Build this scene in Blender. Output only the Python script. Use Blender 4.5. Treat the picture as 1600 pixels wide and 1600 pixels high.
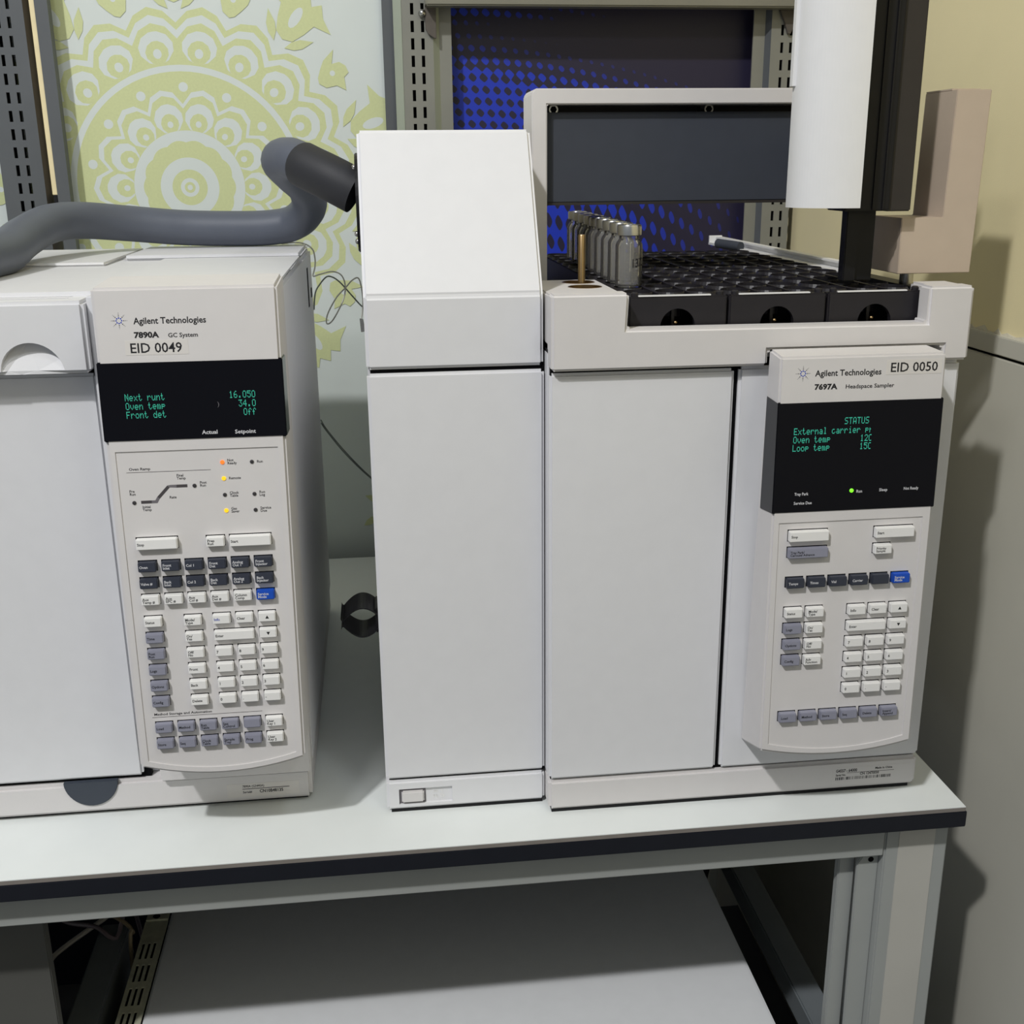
import bpy, bmesh, math, random
from mathutils import Vector, Matrix
random.seed(7)
for o in list(bpy.data.objects):
    bpy.data.objects.remove(o)
SC = bpy.context.scene
COL = SC.collection

# ------------------------------------------------------------------ camera
def rad(a): return math.radians(a)
PITCH, YAW, ROLL = rad(-17.1365), rad(6.6586), rad(-0.5539)
fw = Vector((math.sin(YAW)*math.cos(PITCH), math.cos(YAW)*math.cos(PITCH), math.sin(PITCH)))
r0 = Vector((math.cos(YAW), -math.sin(YAW), 0))
u0 = r0.cross(fw)
rt = r0*math.cos(ROLL) + u0*math.sin(ROLL)
up = -r0*math.sin(ROLL) + u0*math.cos(ROLL)
cam_data = bpy.data.cameras.new('camera')
cam_data.sensor_fit = 'HORIZONTAL'
cam_data.sensor_width = 36.0
cam_data.lens = 1753.31/1600*36
cam_data.clip_start = 0.05
cam = bpy.data.objects.new('camera', cam_data)
COL.objects.link(cam)
cm = Matrix((rt, up, -fw)).transposed().to_4x4()
cm.translation = Vector((-0.5261, -0.8658, 0.5768))
cam.matrix_world = cm
SC.camera = cam

# ------------------------------------------------------------------ world and lights
world = bpy.data.worlds.new('room_ambient'); SC.world = world
world.use_nodes = True
bg = world.node_tree.nodes['Background']
bg.inputs[0].default_value = (0.86, 0.93, 1.0, 1)
bg.inputs[1].default_value = 0.26

def area(name, loc, target, size, energy, color, size_y=None):
    l = bpy.data.lights.new(name, 'AREA'); l.energy = energy; l.color = color
    l.shape = 'RECTANGLE'; l.size = size; l.size_y = size_y or size
    o = bpy.data.objects.new(name, l); COL.objects.link(o)
    o.location = loc
    d = Vector(target)-Vector(loc)
    o.rotation_euler = d.to_track_quat('-Z', 'Y').to_euler()
    return o
# ceiling lamps of the lab: a near one and a far one to the left in front of the bench, a wider one to the right behind the viewer
P0 = Vector((-0.35, 0.02, 0.25))
area('ceiling_lamp_near', (-1.08, -1.05, 1.66), P0, 0.20, 4.5, (1.0, 0.992, 0.985), 0.13)
area('ceiling_lamp_far', P0+Vector((-0.55, -0.70, 1.0)).normalized()*4.6, P0, 0.16, 121.0, (1.0, 0.995, 0.995), 0.14)
area('ceiling_lamp_wide', P0+Vector((0.30, -0.56, 1.0)).normalized()*3.1, P0, 0.7, 15.0, (0.86, 0.93, 1.0), 0.5)
SC.view_settings.view_transform = 'Standard'
SC.view_settings.look = 'None'
SC.view_settings.gamma = 1.0
SC.view_settings.use_curve_mapping = False
SC.view_settings.exposure = 0.0

# ------------------------------------------------------------------ materials
def lin(c):
    r = []
    for v in c:
        v = v/255.0
        r.append(v/12.92 if v <= 0.04045 else ((v+0.055)/1.055)**2.4)
    return (r[0], r[1], r[2], 1)
MATS = {}
def mat(name, rgb, rough=0.5, metal=0.0, spec=0.5, var=0.03, scale=60.0, bump=0.0, emit=None, estr=0.0, trans=0.0, ior=1.45, aniso=None):
    m = bpy.data.materials.new(name); m.use_nodes = True
    nt = m.node_tree; b = nt.nodes['Principled BSDF']
    b.inputs['Roughness'].default_value = rough
    b.inputs['Metallic'].default_value = metal
    b.inputs['Specular IOR Level'].default_value = spec
    b.inputs['IOR'].default_value = ior
    c = lin(rgb)
    b.inputs['Base Color'].default_value = c
    if var > 0 or bump > 0:
        tc = nt.nodes.new('ShaderNodeTexCoord'); ns = nt.nodes.new('ShaderNodeTexNoise')
        mp = nt.nodes.new('ShaderNodeMapping')
        if aniso: mp.inputs['Scale'].default_value = aniso
        nt.links.new(tc.outputs['Object'], mp.inputs[0]); nt.links.new(mp.outputs[0], ns.inputs['Vector'])
        ns.inputs['Scale'].default_value = scale; ns.inputs['Detail'].default_value = 4
        if var > 0:
            rp = nt.nodes.new('ShaderNodeValToRGB')
            rp.color_ramp.elements[0].position = 0.3; rp.color_ramp.elements[1].position = 0.7
            rp.color_ramp.elements[0].color = tuple(max(0, v*(1-var)) for v in c[:3])+(1,)
            rp.color_ramp.elements[1].color = tuple(min(1, v*(1+var)) for v in c[:3])+(1,)
            nt.links.new(ns.outputs['Fac'], rp.inputs[0]); nt.links.new(rp.outputs[0], b.inputs['Base Color'])
        if bump > 0:
            bp = nt.nodes.new('ShaderNodeBump'); bp.inputs['Strength'].default_value = bump
            bp.inputs['Distance'].default_value = 0.0004
            n2 = nt.nodes.new('ShaderNodeTexNoise'); n2.inputs['Scale'].default_value = 900
            nt.links.new(tc.outputs['Object'], n2.inputs['Vector'])
            nt.links.new(n2.outputs['Fac'], bp.inputs['Height']); nt.links.new(bp.outputs[0], b.inputs['Normal'])
    if emit:
        b.inputs['Emission Color'].default_value = lin(emit); b.inputs['Emission Strength'].default_value = estr
    if trans:
        b.inputs['Transmission Weight'].default_value = trans
    MATS[name] = m
    return m
mat('white_plastic', (219, 219, 221), 0.45, spec=0.35, var=0.012, bump=0.06)
mat('warm_white_plastic', (211, 208, 207), 0.5, spec=0.3, var=0.012, bump=0.08)
mat('white_metal', (226, 226, 226), 0.4, spec=0.4, var=0.012)
mat('shaded_cover_metal', (190, 174, 157), 0.5, spec=0.3, var=0.02)  # gantry end cover: the tower's shade is put into this darker taupe base colour
mat('laminate', (224, 228, 226), 0.42, spec=0.35, var=0.015, scale=25)
mat('laminate_edge', (128, 122, 116), 0.6, var=0.05)
mat('black_edge', (27, 29, 36), 0.5, spec=0.3, var=0.05)
mat('bench_grey', (160, 163, 160), 0.45, spec=0.4, var=0.03, scale=15)
mat('bench_light', (186, 184, 176), 0.45, spec=0.4, var=0.03, scale=15)
mat('slate_plastic', (58, 64, 74), 0.5, var=0.03)
mat('foam', (88, 93, 104), 0.5, spec=0.45, var=0.05, scale=25, bump=0.25)
mat('black_sleeve', (42, 43, 47), 0.6, var=0.05, scale=40, bump=0.2)
mat('black_plastic', (20, 20, 23), 0.5, spec=0.35, var=0.08)
mat('rack_black', (36, 34, 38), 0.42, spec=0.4, var=0.08)
mat('gantry_dark', (62, 66, 75), 0.6, spec=0.3, var=0.03)
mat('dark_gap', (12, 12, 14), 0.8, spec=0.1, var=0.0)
mat('dark_brown', (46, 42, 40), 0.55, var=0.06)
mat('display_glass', (12, 12, 18), 0.12, spec=0.22, var=0.0)
mat('vfd', (10, 40, 35), 0.6, var=0, emit=(70, 215, 180), estr=0.75)
mat('print_black', (24, 24, 28), 0.6, var=0)
mat('print_grey', (70, 66, 68), 0.6, var=0)
mat('print_midgrey', (110, 106, 110), 0.6, var=0)
mat('print_white', (206, 206, 210), 0.6, var=0)
mat('print_blue', (40, 66, 170), 0.6, var=0)
mat('key_white', (232, 231, 229), 0.45, var=0.01)
mat('key_grey', (140, 141, 156), 0.5, var=0.02)
mat('key_dark', (52, 56, 68), 0.5, var=0.03)
mat('key_blue', (24, 78, 184), 0.45, var=0.02)
mat('sticker', (214, 210, 206), 0.35, var=0.01)
mat('led_off', (58, 56, 58), 0.35, var=0)
mat('led_amber', (120, 90, 10), 0.3, var=0, emit=(255, 205, 40), estr=1.1)
mat('led_orange', (140, 60, 20), 0.3, var=0, emit=(255, 130, 50), estr=1.1)
mat('led_green', (40, 120, 10), 0.3, var=0, emit=(120, 255, 40), estr=1.6)
mat('upright_grey', (138, 138, 130), 0.45, metal=0.2, var=0.05, scale=12)
mat('upright_dark', (92, 95, 98), 0.5, metal=0.15, var=0.06, scale=12)
mat('upright_pale', (170, 176, 160), 0.4, metal=0.2, var=0.04, scale=12)
mat('beam_grey', (132, 130, 118), 0.45, metal=0.2, var=0.05, scale=10)
mat('bracket_dark', (92, 86, 80), 0.5, metal=0.2, var=0.08)
mat('cream_strip', (236, 220, 176), 0.5, var=0.04)
mat('steel', (190, 188, 184), 0.25, metal=1.0, var=0.04)
mat('alu_cap', (198, 198, 196), 0.28, metal=1.0, var=0.04, scale=120)
mat('brass', (176, 150, 112), 0.3, metal=1.0, var=0.08)
mat('galvanised', (206, 206, 182), 0.4, metal=0.25, var=0.12, scale=70)
mat('septum', (170, 168, 164), 0.5, var=0.03)
mat('wire_white', (206, 206, 198), 0.4, var=0.03)
mat('tube_grey', (120, 128, 124), 0.4, var=0.03)
mat('cabinet_white', (226, 228, 230), 0.45, var=0.015)
mat('cabinet_dark', (84, 84, 80), 0.55, var=0.05, scale=10)
mat('rail_grey', (112, 118, 122), 0.5, var=0.06, scale=20)
mat('floor_tile', (70, 70, 72), 0.5, var=0.10, scale=6)
mat('yellow_paint', (238, 226, 182), 0.7, spec=0.2, var=0.025, scale=9, bump=0.3)
mat('dado_grey', (196, 194, 182), 0.5, spec=0.3, var=0.03, scale=7)
mat('plaster_white', (216, 210, 190), 0.8, var=0.06, scale=200)
mat('poster_white', (212, 219, 216), 0.5, spec=0.3, var=0.012, scale=20)
mat('poster_green', (204, 210, 160), 0.5, spec=0.3, var=0.03, scale=300)
mat('cable_white', (176, 172, 166), 0.5, var=0.04)
mat('cable_tan', (136, 122, 96), 0.5, var=0.05)
mat('cable_mauve', (112, 100, 104), 0.5, var=0.05)

# thin clear glass: transparent sheet with a fresnel gloss and a trace of haze
def clear_glass():
    m = bpy.data.materials.new('glass'); m.use_nodes = True
    nt = m.node_tree; N = nt.nodes; L = nt.links
    N.remove(N['Principled BSDF']); out = N['Material Output']
    tr = N.new('ShaderNodeBsdfTransparent'); tr.inputs[0].default_value = (0.93, 0.94, 0.94, 1)
    gl = N.new('ShaderNodeBsdfGlossy'); gl.inputs['Roughness'].default_value = 0.04
    df = N.new('ShaderNodeBsdfDiffuse'); df.inputs[0].default_value = (0.75, 0.72, 0.70, 1)
    lw = N.new('ShaderNodeLayerWeight'); lw.inputs[0].default_value = 0.22
    m1 = N.new('ShaderNodeMixShader'); m1.inputs[0].default_value = 0.07
    L.new(tr.outputs[0], m1.inputs[1]); L.new(df.outputs[0], m1.inputs[2])
    m2 = N.new('ShaderNodeMixShader'); L.new(lw.outputs['Fresnel'], m2.inputs[0])
    L.new(m1.outputs[0], m2.inputs[1]); L.new(gl.outputs[0], m2.inputs[2])
    L.new(m2.outputs[0], out.inputs[0])
    MATS['glass'] = m
clear_glass()

# blue halftone print: rotated dot lattice whose dot size follows a wave across the sheet
def halftone():
    m = bpy.data.materials.new('halftone_blue'); m.use_nodes = True
    nt = m.node_tree; N = nt.nodes; L = nt.links; b = N['Principled BSDF']
    b.inputs['Roughness'].default_value = 0.45
    tc = N.new('ShaderNodeTexCoord'); sp = N.new('ShaderNodeSeparateXYZ')
    L.new(tc.outputs['Object'], sp.inputs[0])
    def mth(op, a, c=None, d=None):
        n = N.new('ShaderNodeMath'); n.operation = op
        for i, v in enumerate((a, c, d)):
            if v is None: continue
            if isinstance(v, (int, float)): n.inputs[i].default_value = v
            else: L.new(v, n.inputs[i])
        return n.outputs[0]
    x, z = sp.outputs[0], sp.outputs[2]          # local: x from left edge, z from bottom edge
    k = 2*math.pi/0.0157
    zl = mth('MULTIPLY', mth('SUBTRACT', mth('MINIMUM', z, 0.60), 0.60), 0.52)
    g = mth('ADD', mth('MAXIMUM', z, 0.60), zl)            # dots stretch lower down
    g = mth('ADD', g, mth('MULTIPLY', mth('POWER', mth('ABSOLUTE', x), 2.0), 0.42))
    a = mth('COSINE', mth('MULTIPLY', mth('ADD', x, mth('MULTIPLY', g, 0.22)), k))
    c = mth('COSINE', mth('MULTIPLY', g, k))
    val = mth('ADD', a, c)
    thr = mth('ADD', mth('MULTIPLY', mth('SUBTRACT', z, 0.722), 30.0), mth('MULTIPLY', x, 7.5))
    thr = mth('MAXIMUM', mth('MAXIMUM', thr, mth('SUBTRACT', mth('MULTIPLY', x, 8.0), 1.9)), -0.42)
    cr = N.new('ShaderNodeMapRange'); cr.interpolation_type = 'SMOOTHSTEP'; L.new(z, cr.inputs[0])
    cr.inputs[1].default_value = 0.764; cr.inputs[2].default_value = 0.782
    crest = mth('MULTIPLY', cr.outputs[0], 1.9)
    thr = mth('SUBTRACT', thr, crest)
    mask = N.new('ShaderNodeMapRange'); mask.interpolation_type = 'SMOOTHSTEP'
    L.new(mth('SUBTRACT', val, thr), mask.inputs[0])
    mask.inputs[1].default_value = -0.08; mask.inputs[2].default_value = 0.12
    fade = N.new('ShaderNodeMapRange')
    L.new(thr, fade.inputs[0]); fade.inputs[1].default_value = 0.3; fade.inputs[2].default_value = 1.9
    fade.inputs[3].default_value = 1.0; fade.inputs[4].default_value = 0.0
    mx = N.new('ShaderNodeMix'); mx.data_type = 'RGBA'
    L.new(mth('MULTIPLY', mask.outputs[0], fade.outputs[0]), mx.inputs[0])
    mx.inputs[6].default_value = lin((38, 34, 58)); mx.inputs[7].default_value = lin((28, 54, 184))
    L.new(mx.outputs[2], b.inputs['Base Color'])
    MATS['halftone_blue'] = m
halftone()

# ------------------------------------------------------------------ helpers
def finish(name, bm, m, parent=None, smooth=False, recenter=True, loc=None):
    me = bpy.data.meshes.new(name)
    bmesh.ops.recalc_face_normals(bm, faces=bm.faces)
    bm.to_mesh(me); bm.free()
    return link(name, me, m, parent, smooth, recenter)
def link(name, me, m, parent=None, smooth=False, recenter=True):
    off = Vector((0, 0, 0))
    if recenter and len(me.vertices):
        xs = [v.co.x for v in me.vertices]; ys = [v.co.y for v in me.vertices]; zs = [v.co.z for v in me.vertices]
        off = Vector(((min(xs)+max(xs))/2, (min(ys)+max(ys))/2, min(zs)))
        me.transform(Matrix.Translation(-off))
    if m is not None:
        me.materials.clear(); me.materials.append(MATS[m] if isinstance(m, str) else m)
    if smooth:
        for p in me.polygons: p.use_smooth = True
        me.set_sharp_from_angle(angle=math.radians(33))
    o = bpy.data.objects.new(name, me); COL.objects.link(o)
    o.location = off
    if parent is not None: setpar(o, parent)
    return o
def wpos(o):
    M = Matrix.Identity(4)
    while o is not None:
        M = o.matrix_parent_inverse @ o.matrix_basis @ M if o.parent else o.matrix_basis @ M
        o = o.parent
    return M
def setpar(o, parent):
    o.parent = parent
    o.matrix_parent_inverse = wpos(parent).inverted()
def tag(o, label=None, cat=None, group=None, kind=None):
    if label: o['label'] = label
    if cat: o['category'] = cat
    if group: o['group'] = group
    if kind: o['kind'] = kind
    return o
def root(name, loc, label, cat, group=None):
    o = bpy.data.objects.new(name, None); COL.objects.link(o); o.location = loc
    o.empty_display_size = 0.05
    return tag(o, label, cat, group)
def bmbox(bm, x0, x1, y0, y1, z0, z1, M=None):
    vs = [bm.verts.new((x, y, z)) for x in (x0, x1) for y in (y0, y1) for z in (z0, z1)]
    if M is not None:
        for v in vs: v.co = M @ v.co
    f = [(0, 1, 3, 2), (4, 6, 7, 5), (0, 4, 5, 1), (2, 3, 7, 6), (0, 2, 6, 4), (1, 5, 7, 3)]
    return [bm.faces.new([vs[i] for i in q]) for q in f]
def bev(bm, w, seg=2):
    if w > 0:
        es = [e for e in bm.edges if len(e.link_faces) == 2 and e.calc_face_angle(0) > 0.3]
        bmesh.ops.bevel(bm, geom=es, offset=w, segments=seg, affect='EDGES', clamp_overlap=True)
def box(name, x0, x1, y0, y1, z0, z1, m, parent=None, bevel=0.0, seg=2):
    bm = bmesh.new(); bmbox(bm, x0, x1, y0, y1, z0, z1)
    bmesh.ops.recalc_face_normals(bm, faces=bm.faces)
    bev(bm, bevel, seg)
    return finish(name, bm, m, parent)
def bmloft(bm, A, B):
    n = len(A)
    a = [bm.verts.new(p) for p in A]; b = [bm.verts.new(p) for p in B]
    bm.faces.new(a); bm.faces.new(b[::-1])
    for i in range(n):
        j = (i+1) % n
        bm.faces.new((a[i], b[i], b[j], a[j]))
def prism(name, pts, axis, a0, a1, m, parent=None, bevel=0.0, seg=2, smooth=False):
    """pts 2D outline; axis 'x': pts=(y,z); 'y': pts=(x,z); 'z': pts=(x,y)"""
    def P(p, a):
        return {'x': (a, p[0], p[1]), 'y': (p[0], a, p[1]), 'z': (p[0], p[1], a)}[axis]
    bm = bmesh.new()
    bmloft(bm, [P(p, a0) for p in pts], [P(p, a1) for p in pts])
    bmesh.ops.recalc_face_normals(bm, faces=bm.faces)
    bev(bm, bevel, seg)
    return finish(name, bm, m, parent, smooth)
def cylpts(c, r, n, a0=0, a1=2*math.pi, closed=True):
    k = n if closed else n-1
    return [(c[0]+r*math.cos(a0+(a1-a0)*i/k), c[1]+r*math.sin(a0+(a1-a0)*i/k)) for i in range(n)]
def bmtube(bm, pts, rad_, n=12, cap=True):
    pts = [Vector(p) for p in pts]
    rs = rad_ if isinstance(rad_, (list, tuple)) else [rad_]*len(pts)
    T = []
    for i in range(len(pts)):
        a = pts[max(i-1, 0)]; b = pts[min(i+1, len(pts)-1)]
        T.append((b-a).normalized())
    ref = Vector((0, 0, 1)) if abs(T[0].z) < 0.9 else Vector((1, 0, 0))
    nrm = (ref - T[0]*ref.dot(T[0])).normalized()
    rings = []
    for i, p in enumerate(pts):
        nrm = (nrm - T[i]*nrm.dot(T[i])).normalized()
        bi = T[i].cross(nrm)
        rings.append([bm.verts.new(p+(nrm*math.cos(2*math.pi*k/n)+bi*math.sin(2*math.pi*k/n))*rs[i]) for k in range(n)])
    for i in range(len(rings)-1):
        for k in range(n):
            bm.faces.new((rings[i][k], rings[i][(k+1) % n], rings[i+1][(k+1) % n], rings[i+1][k]))
    if cap:
        bm.faces.new(rings[0][::-1]); bm.faces.new(rings[-1])
def spline(pts, sub=8):
    P = [Vector(p) for p in pts]; out = []
    for i in range(len(P)-1):
        p0 = P[max(i-1, 0)]; p1 = P[i]; p2 = P[i+1]; p3 = P[min(i+2, len(P)-1)]
        for s in range(sub):
            t = s/sub
            out.append(0.5*((2*p1)+(p2-p0)*t+(2*p0-5*p1+4*p2-p3)*t*t+(3*p1-p0-3*p2+p3)*t**3))
    out.append(P[-1]); return out
def tube(name, pts, r, m, parent=None, n=12, sub=8):
    bm = bmesh.new(); q = spline(pts, sub) if sub > 1 else [Vector(p) for p in pts]
    bmtube(bm, q, r, n)
    return finish(name, bm, m, parent, smooth=True)
def lathe(name, prof, cx, cy, m, parent=None, n=24, smooth=True):
    """prof list of (r,z) from bottom to top, solid of revolution"""
    bm = bmesh.new(); bmlathe(bm, prof, cx, cy, n)
    return finish(name, bm, m, parent, smooth)
def bmlathe(bm, prof, cx, cy, n=24):
    rings = []
    for r, z in prof:
        if r < 1e-6: rings.append([bm.verts.new((cx, cy, z))])
        else: rings.append([bm.verts.new((cx+r*math.cos(2*math.pi*k/n), cy+r*math.sin(2*math.pi*k/n), z)) for k in range(n)])
    for a, b in zip(rings, rings[1:]):
        for k in range(n):
            j = (k+1) % n
            if len(a) == 1 and len(b) == 1: continue
            if len(a) == 1: bm.faces.new((a[0], b[k], b[j]))
            elif len(b) == 1: bm.faces.new((a[k], a[j], b[0]))
            else: bm.faces.new((a[k], a[j], b[j], b[k]))
def cut(o, cutter_bm):
    """subtract a temporary solid from mesh object o (mesh is replaced)"""
    me = bpy.data.meshes.new('tmp'); bmesh.ops.recalc_face_normals(cutter_bm, faces=cutter_bm.faces)
    cutter_bm.to_mesh(me); cutter_bm.free()
    c = bpy.data.objects.new('tmp', me); COL.objects.link(c)
    par, inv = o.parent, o.matrix_parent_inverse.copy()
    W = wpos(o); o.parent = None; o.matrix_basis = W
    md = o.modifiers.new('b', 'BOOLEAN'); md.operation = 'DIFFERENCE'; md.object = c; md.solver = 'EXACT'
    dg = bpy.context.evaluated_depsgraph_get(); dg.update()
    nm = bpy.data.meshes.new_from_object(o.evaluated_get(dg))
    o.modifiers.clear(); old = o.data; nm.name = old.name; o.data = nm
    bpy.data.meshes.remove(old); bpy.data.objects.remove(c); bpy.data.meshes.remove(me)
    if par is not None: setpar(o, par)
def gridplate(name, xs, zs, hole, y0, y1, m, parent=None):
    """plate in the xz plane with rectangular openings: hole(i,j) True where cell is open"""
    bm = bmesh.new(); V = {}
    def v(i, j, k):
        if (i, j, k) not in V: V[(i, j, k)] = bm.verts.new((xs[i], (y0, y1)[k], zs[j]))
        return V[(i, j, k)]
    nx, nz = len(xs)-1, len(zs)-1
    S = lambda i, j: 0 <= i < nx and 0 <= j < nz and not hole(i, j)
    for i in range(nx):
        for j in range(nz):
            if not S(i, j): continue
            bm.faces.new((v(i, j, 0), v(i+1, j, 0), v(i+1, j+1, 0), v(i, j+1, 0)))
            bm.faces.new((v(i, j, 1), v(i, j+1, 1), v(i+1, j+1, 1), v(i+1, j, 1)))
            if not S(i-1, j): bm.faces.new((v(i, j, 0), v(i, j+1, 0), v(i, j+1, 1), v(i, j, 1)))
            if not S(i+1, j): bm.faces.new((v(i+1, j, 0), v(i+1, j, 1), v(i+1, j+1, 1), v(i+1, j+1, 0)))
            if not S(i, j-1): bm.faces.new((v(i, j, 0), v(i, j, 1), v(i+1, j, 1), v(i+1, j, 0)))
            if not S(i, j+1): bm.faces.new((v(i, j+1, 0), v(i+1, j+1, 0), v(i+1, j+1, 1), v(i, j+1, 1)))
    return finish(name, bm, m, parent)

# panel frames: u right, v up the face, n out of the face; millimetres
class Frame:
    def __init__(s, A, B):
        A = Vector(A); B = Vector(B); s.L = (A-B).length
        vd = (A-B).normalized(); ud = Vector((1, 0, 0)); nd = ud.cross(vd)
        s.M = Matrix((ud, vd, nd)).transposed().to_4x4()
        s.M.translation = A
        s.S = s.M @ Matrix.Scale(0.001, 4)
    def p(s, u, v, n=0): return s.S @ Vector((u, v, n))
def textmesh(body, size, bold=0.0, align='LEFT', xs=1.0):
    cu = bpy.data.curves.new('t', 'FONT'); cu.body = body; cu.size = size; cu.align_x = align
    cu.offset = bold*size; cu.space_line = 0.8; cu.resolution_u = 2
    ob = bpy.data.objects.new('t', cu)
    me = bpy.data.meshes.new_from_object(ob)
    bpy.data.objects.remove(ob); bpy.data.curves.remove(cu)
    if xs != 1.0: me.transform(Matrix.Diagonal((xs, 1, 1, 1)))
    return me
def text(name, fr, body, u, v, size, m, parent, n=0.06, bold=0.0, width=None, align='LEFT', xs=1.0):
    """(u,v): left end of the baseline of the first line"""
    me = textmesh(body, size, bold, align, xs)
    if width and len(me.vertices):
        X = [q.co.x for q in me.vertices]; w = max(X)-min(X); x0 = min(X)
        me.transform(Matrix.Diagonal((width/w, 1, 1, 1)) @ Matrix.Translation((-x0, 0, 0)))
    me.transform(fr.S @ Matrix.Translation((u, v, n)))
    return link(name, me, m, parent)
def fbox(name, fr, u0_, u1_, v0, v1, n0, n1, m, parent, bevel=0):
    bm = bmesh.new(); bmbox(bm, u0_, u1_, v0, v1, n0, n1)
    bmesh.ops.recalc_face_normals(bm, faces=bm.faces)
    bev(bm, bevel)
    bmesh.ops.transform(bm, matrix=fr.S, verts=bm.verts)
    return finish(name, bm, m, parent)
def fpoly(bm, fr, pts, n):
    bm.faces.new([bm.verts.new(fr.p(a, b, n)) for a, b in pts])
GLY = {
'N':"10001 11001 10101 10101 10011 10001 10001",'e':"00000 00000 01110 10001 11111 10000 01110",'x':"00000 00000 10001 01010 00100 01010 10001",
't':"01000 01000 11100 01000 01000 01001 00110",'r':"00000 00000 10110 11001 10000 10000 10000",'u':"00000 00000 10001 10001 10001 10011 01101",
'n':"00000 00000 10110 11001 10001 10001 10001",'O':"01110 10001 10001 10001 10001 10001 01110",'v':"00000 00000 10001 10001 10001 01010 00100",
'm':"00000 00000 11010 10101 10101 10101 10101",'p':"00000 00000 11110 10001 11110 10000 10000",'F':"11111 10000 10000 11110 10000 10000 10000",
'o':"00000 00000 01110 10001 10001 10001 01110",'d':"00001 00001 01101 10011 10001 10001 01111",'1':"00100 01100 00100 00100 00100 00100 01110",
'6':"00110 01000 10000 11110 10001 10001 01110",'.':"00000 00000 00000 00000 00000 01100 01100",'0':"01110 10001 10001 10001 10001 10001 01110",
'5':"11111 10000 11110 00001 00001 10001 01110",'3':"11111 00010 00100 00010 00001 10001 01110",'4':"00010 00110 01010 10010 11111 00010 00010",
'f':"00110 01001 01000 11100 01000 01000 01000",'S':"01111 10000 10000 01110 00001 00001 11110",'T':"11111 00100 00100 00100 00100 00100 00100",
'A':"01110 10001 10001 10001 11111 10001 10001",'U':"10001 10001 10001 10001 10001 10001 01110",'E':"11111 10000 10000 11110 10000 10000 11111",
'a':"00000 00000 01110 00001 01111 10001 01111",'l':"01100 00100 00100 00100 00100 00100 01110",'c':"00000 00000 01110 10000 10000 10001 01110",
'i':"00100 00000 01100 00100 00100 00100 01110",'L':"10000 10000 10000 10000 10000 10000 11111",'2':"01110 10001 00001 00010 00100 01000 11111",
':':"00000 00000 00100 00000 00000 00100 00000",' ':"00000 00000 00000 00000 00000 00000 00000"}
def dotline(fr, s, u, v, pitch, h, parent, n, clip=None, name='display_text'):
    """5x7 dot-matrix line; (u,v) top-left corner"""
    bm = bmesh.new(); dx = pitch/6.2; dy = h/7
    for i, ch in enumerate(s):
        for r, row in enumerate(GLY[ch].split()):
            for c, b in enumerate(row):
                if b != '1': continue
                a = u+i*pitch+c*dx
                if clip and a > clip: continue
                y = v-r*dy
                fpoly(bm, fr, [(a, y-dy*0.92), (a+dx*0.72, y-dy*0.92), (a+dx*0.72, y), (a, y)], n)
    return finish(name, bm, 'vfd', parent)

# ================================================================== setting
fl = box('floor', -2.6, 0.12, -2.2, 0.95, -0.78, -0.75, 'floor_tile'); tag(fl, kind='structure')
wb = box('wall_back', -2.6, 0.12, 0.87, 0.95, -0.75, 2.0, 'yellow_paint'); tag(wb, kind='structure')
wr = box('wall_right', 0.10, 0.18, -2.2, 0.87, -0.75, 2.0, 'yellow_paint'); tag(wr, kind='structure')
# grey dado on the side wall, capped by a separate strip, with a dark open joint between them
d1 = box('trim_1', 0.094, 0.0999, -2.2, 0.868, -0.75, 0.3865, 'dado_grey', bevel=0.001); tag(d1, kind='structure')
d2 = box('trim_2', 0.0935, 0.0999, -2.2, 0.868, 0.3895, 0.4085, 'dado_grey', bevel=0.001); tag(d2, kind='structure')
d3 = box('trim_3', 0.0975, 0.0999, -2.2, 0.868, 0.3865, 0.3895, 'dark_gap'); tag(d3, kind='structure')
d5 = box('trim_5', -2.6, 0.0935, 0.8640, 0.8699, -0.75, 0.3865, 'dado_grey'); tag(d5, kind='structure')
# chipped plaster edge where the paint meets the cap strip
bm = bmesh.new(); y = -0.3; rnd = random.Random(3); top = []
while y < 0.62:
    top.append((y, 0.4085+rnd.choice((0.0008, 0.0015, 0.003, 0.006, 0.0035))*(1.0 if y < 0.28 else 0.45)))
    y += rnd.uniform(0.006, 0.022)
for (ya, za), (yb, zb) in zip(top, top[1:]):
    va = [bm.verts.new(p) for p in ((0.0992, ya, 0.4080), (0.0992, yb, 0.4080), (0.0996, yb, zb), (0.0996, ya, za))]
    vb = [bm.verts.new(p) for p in ((0.0999, ya, 0.4080), (0.0999, yb, 0.4080), (0.0999, yb, zb), (0.0999, ya, za))]
    bm.faces.new(va); bm.faces.new(vb[::-1]); bm.faces.new((va[3], va[2], vb[2], vb[3]))
ch = finish('trim_4', bm, 'plaster_white'); tag(ch, kind='structure')

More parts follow.
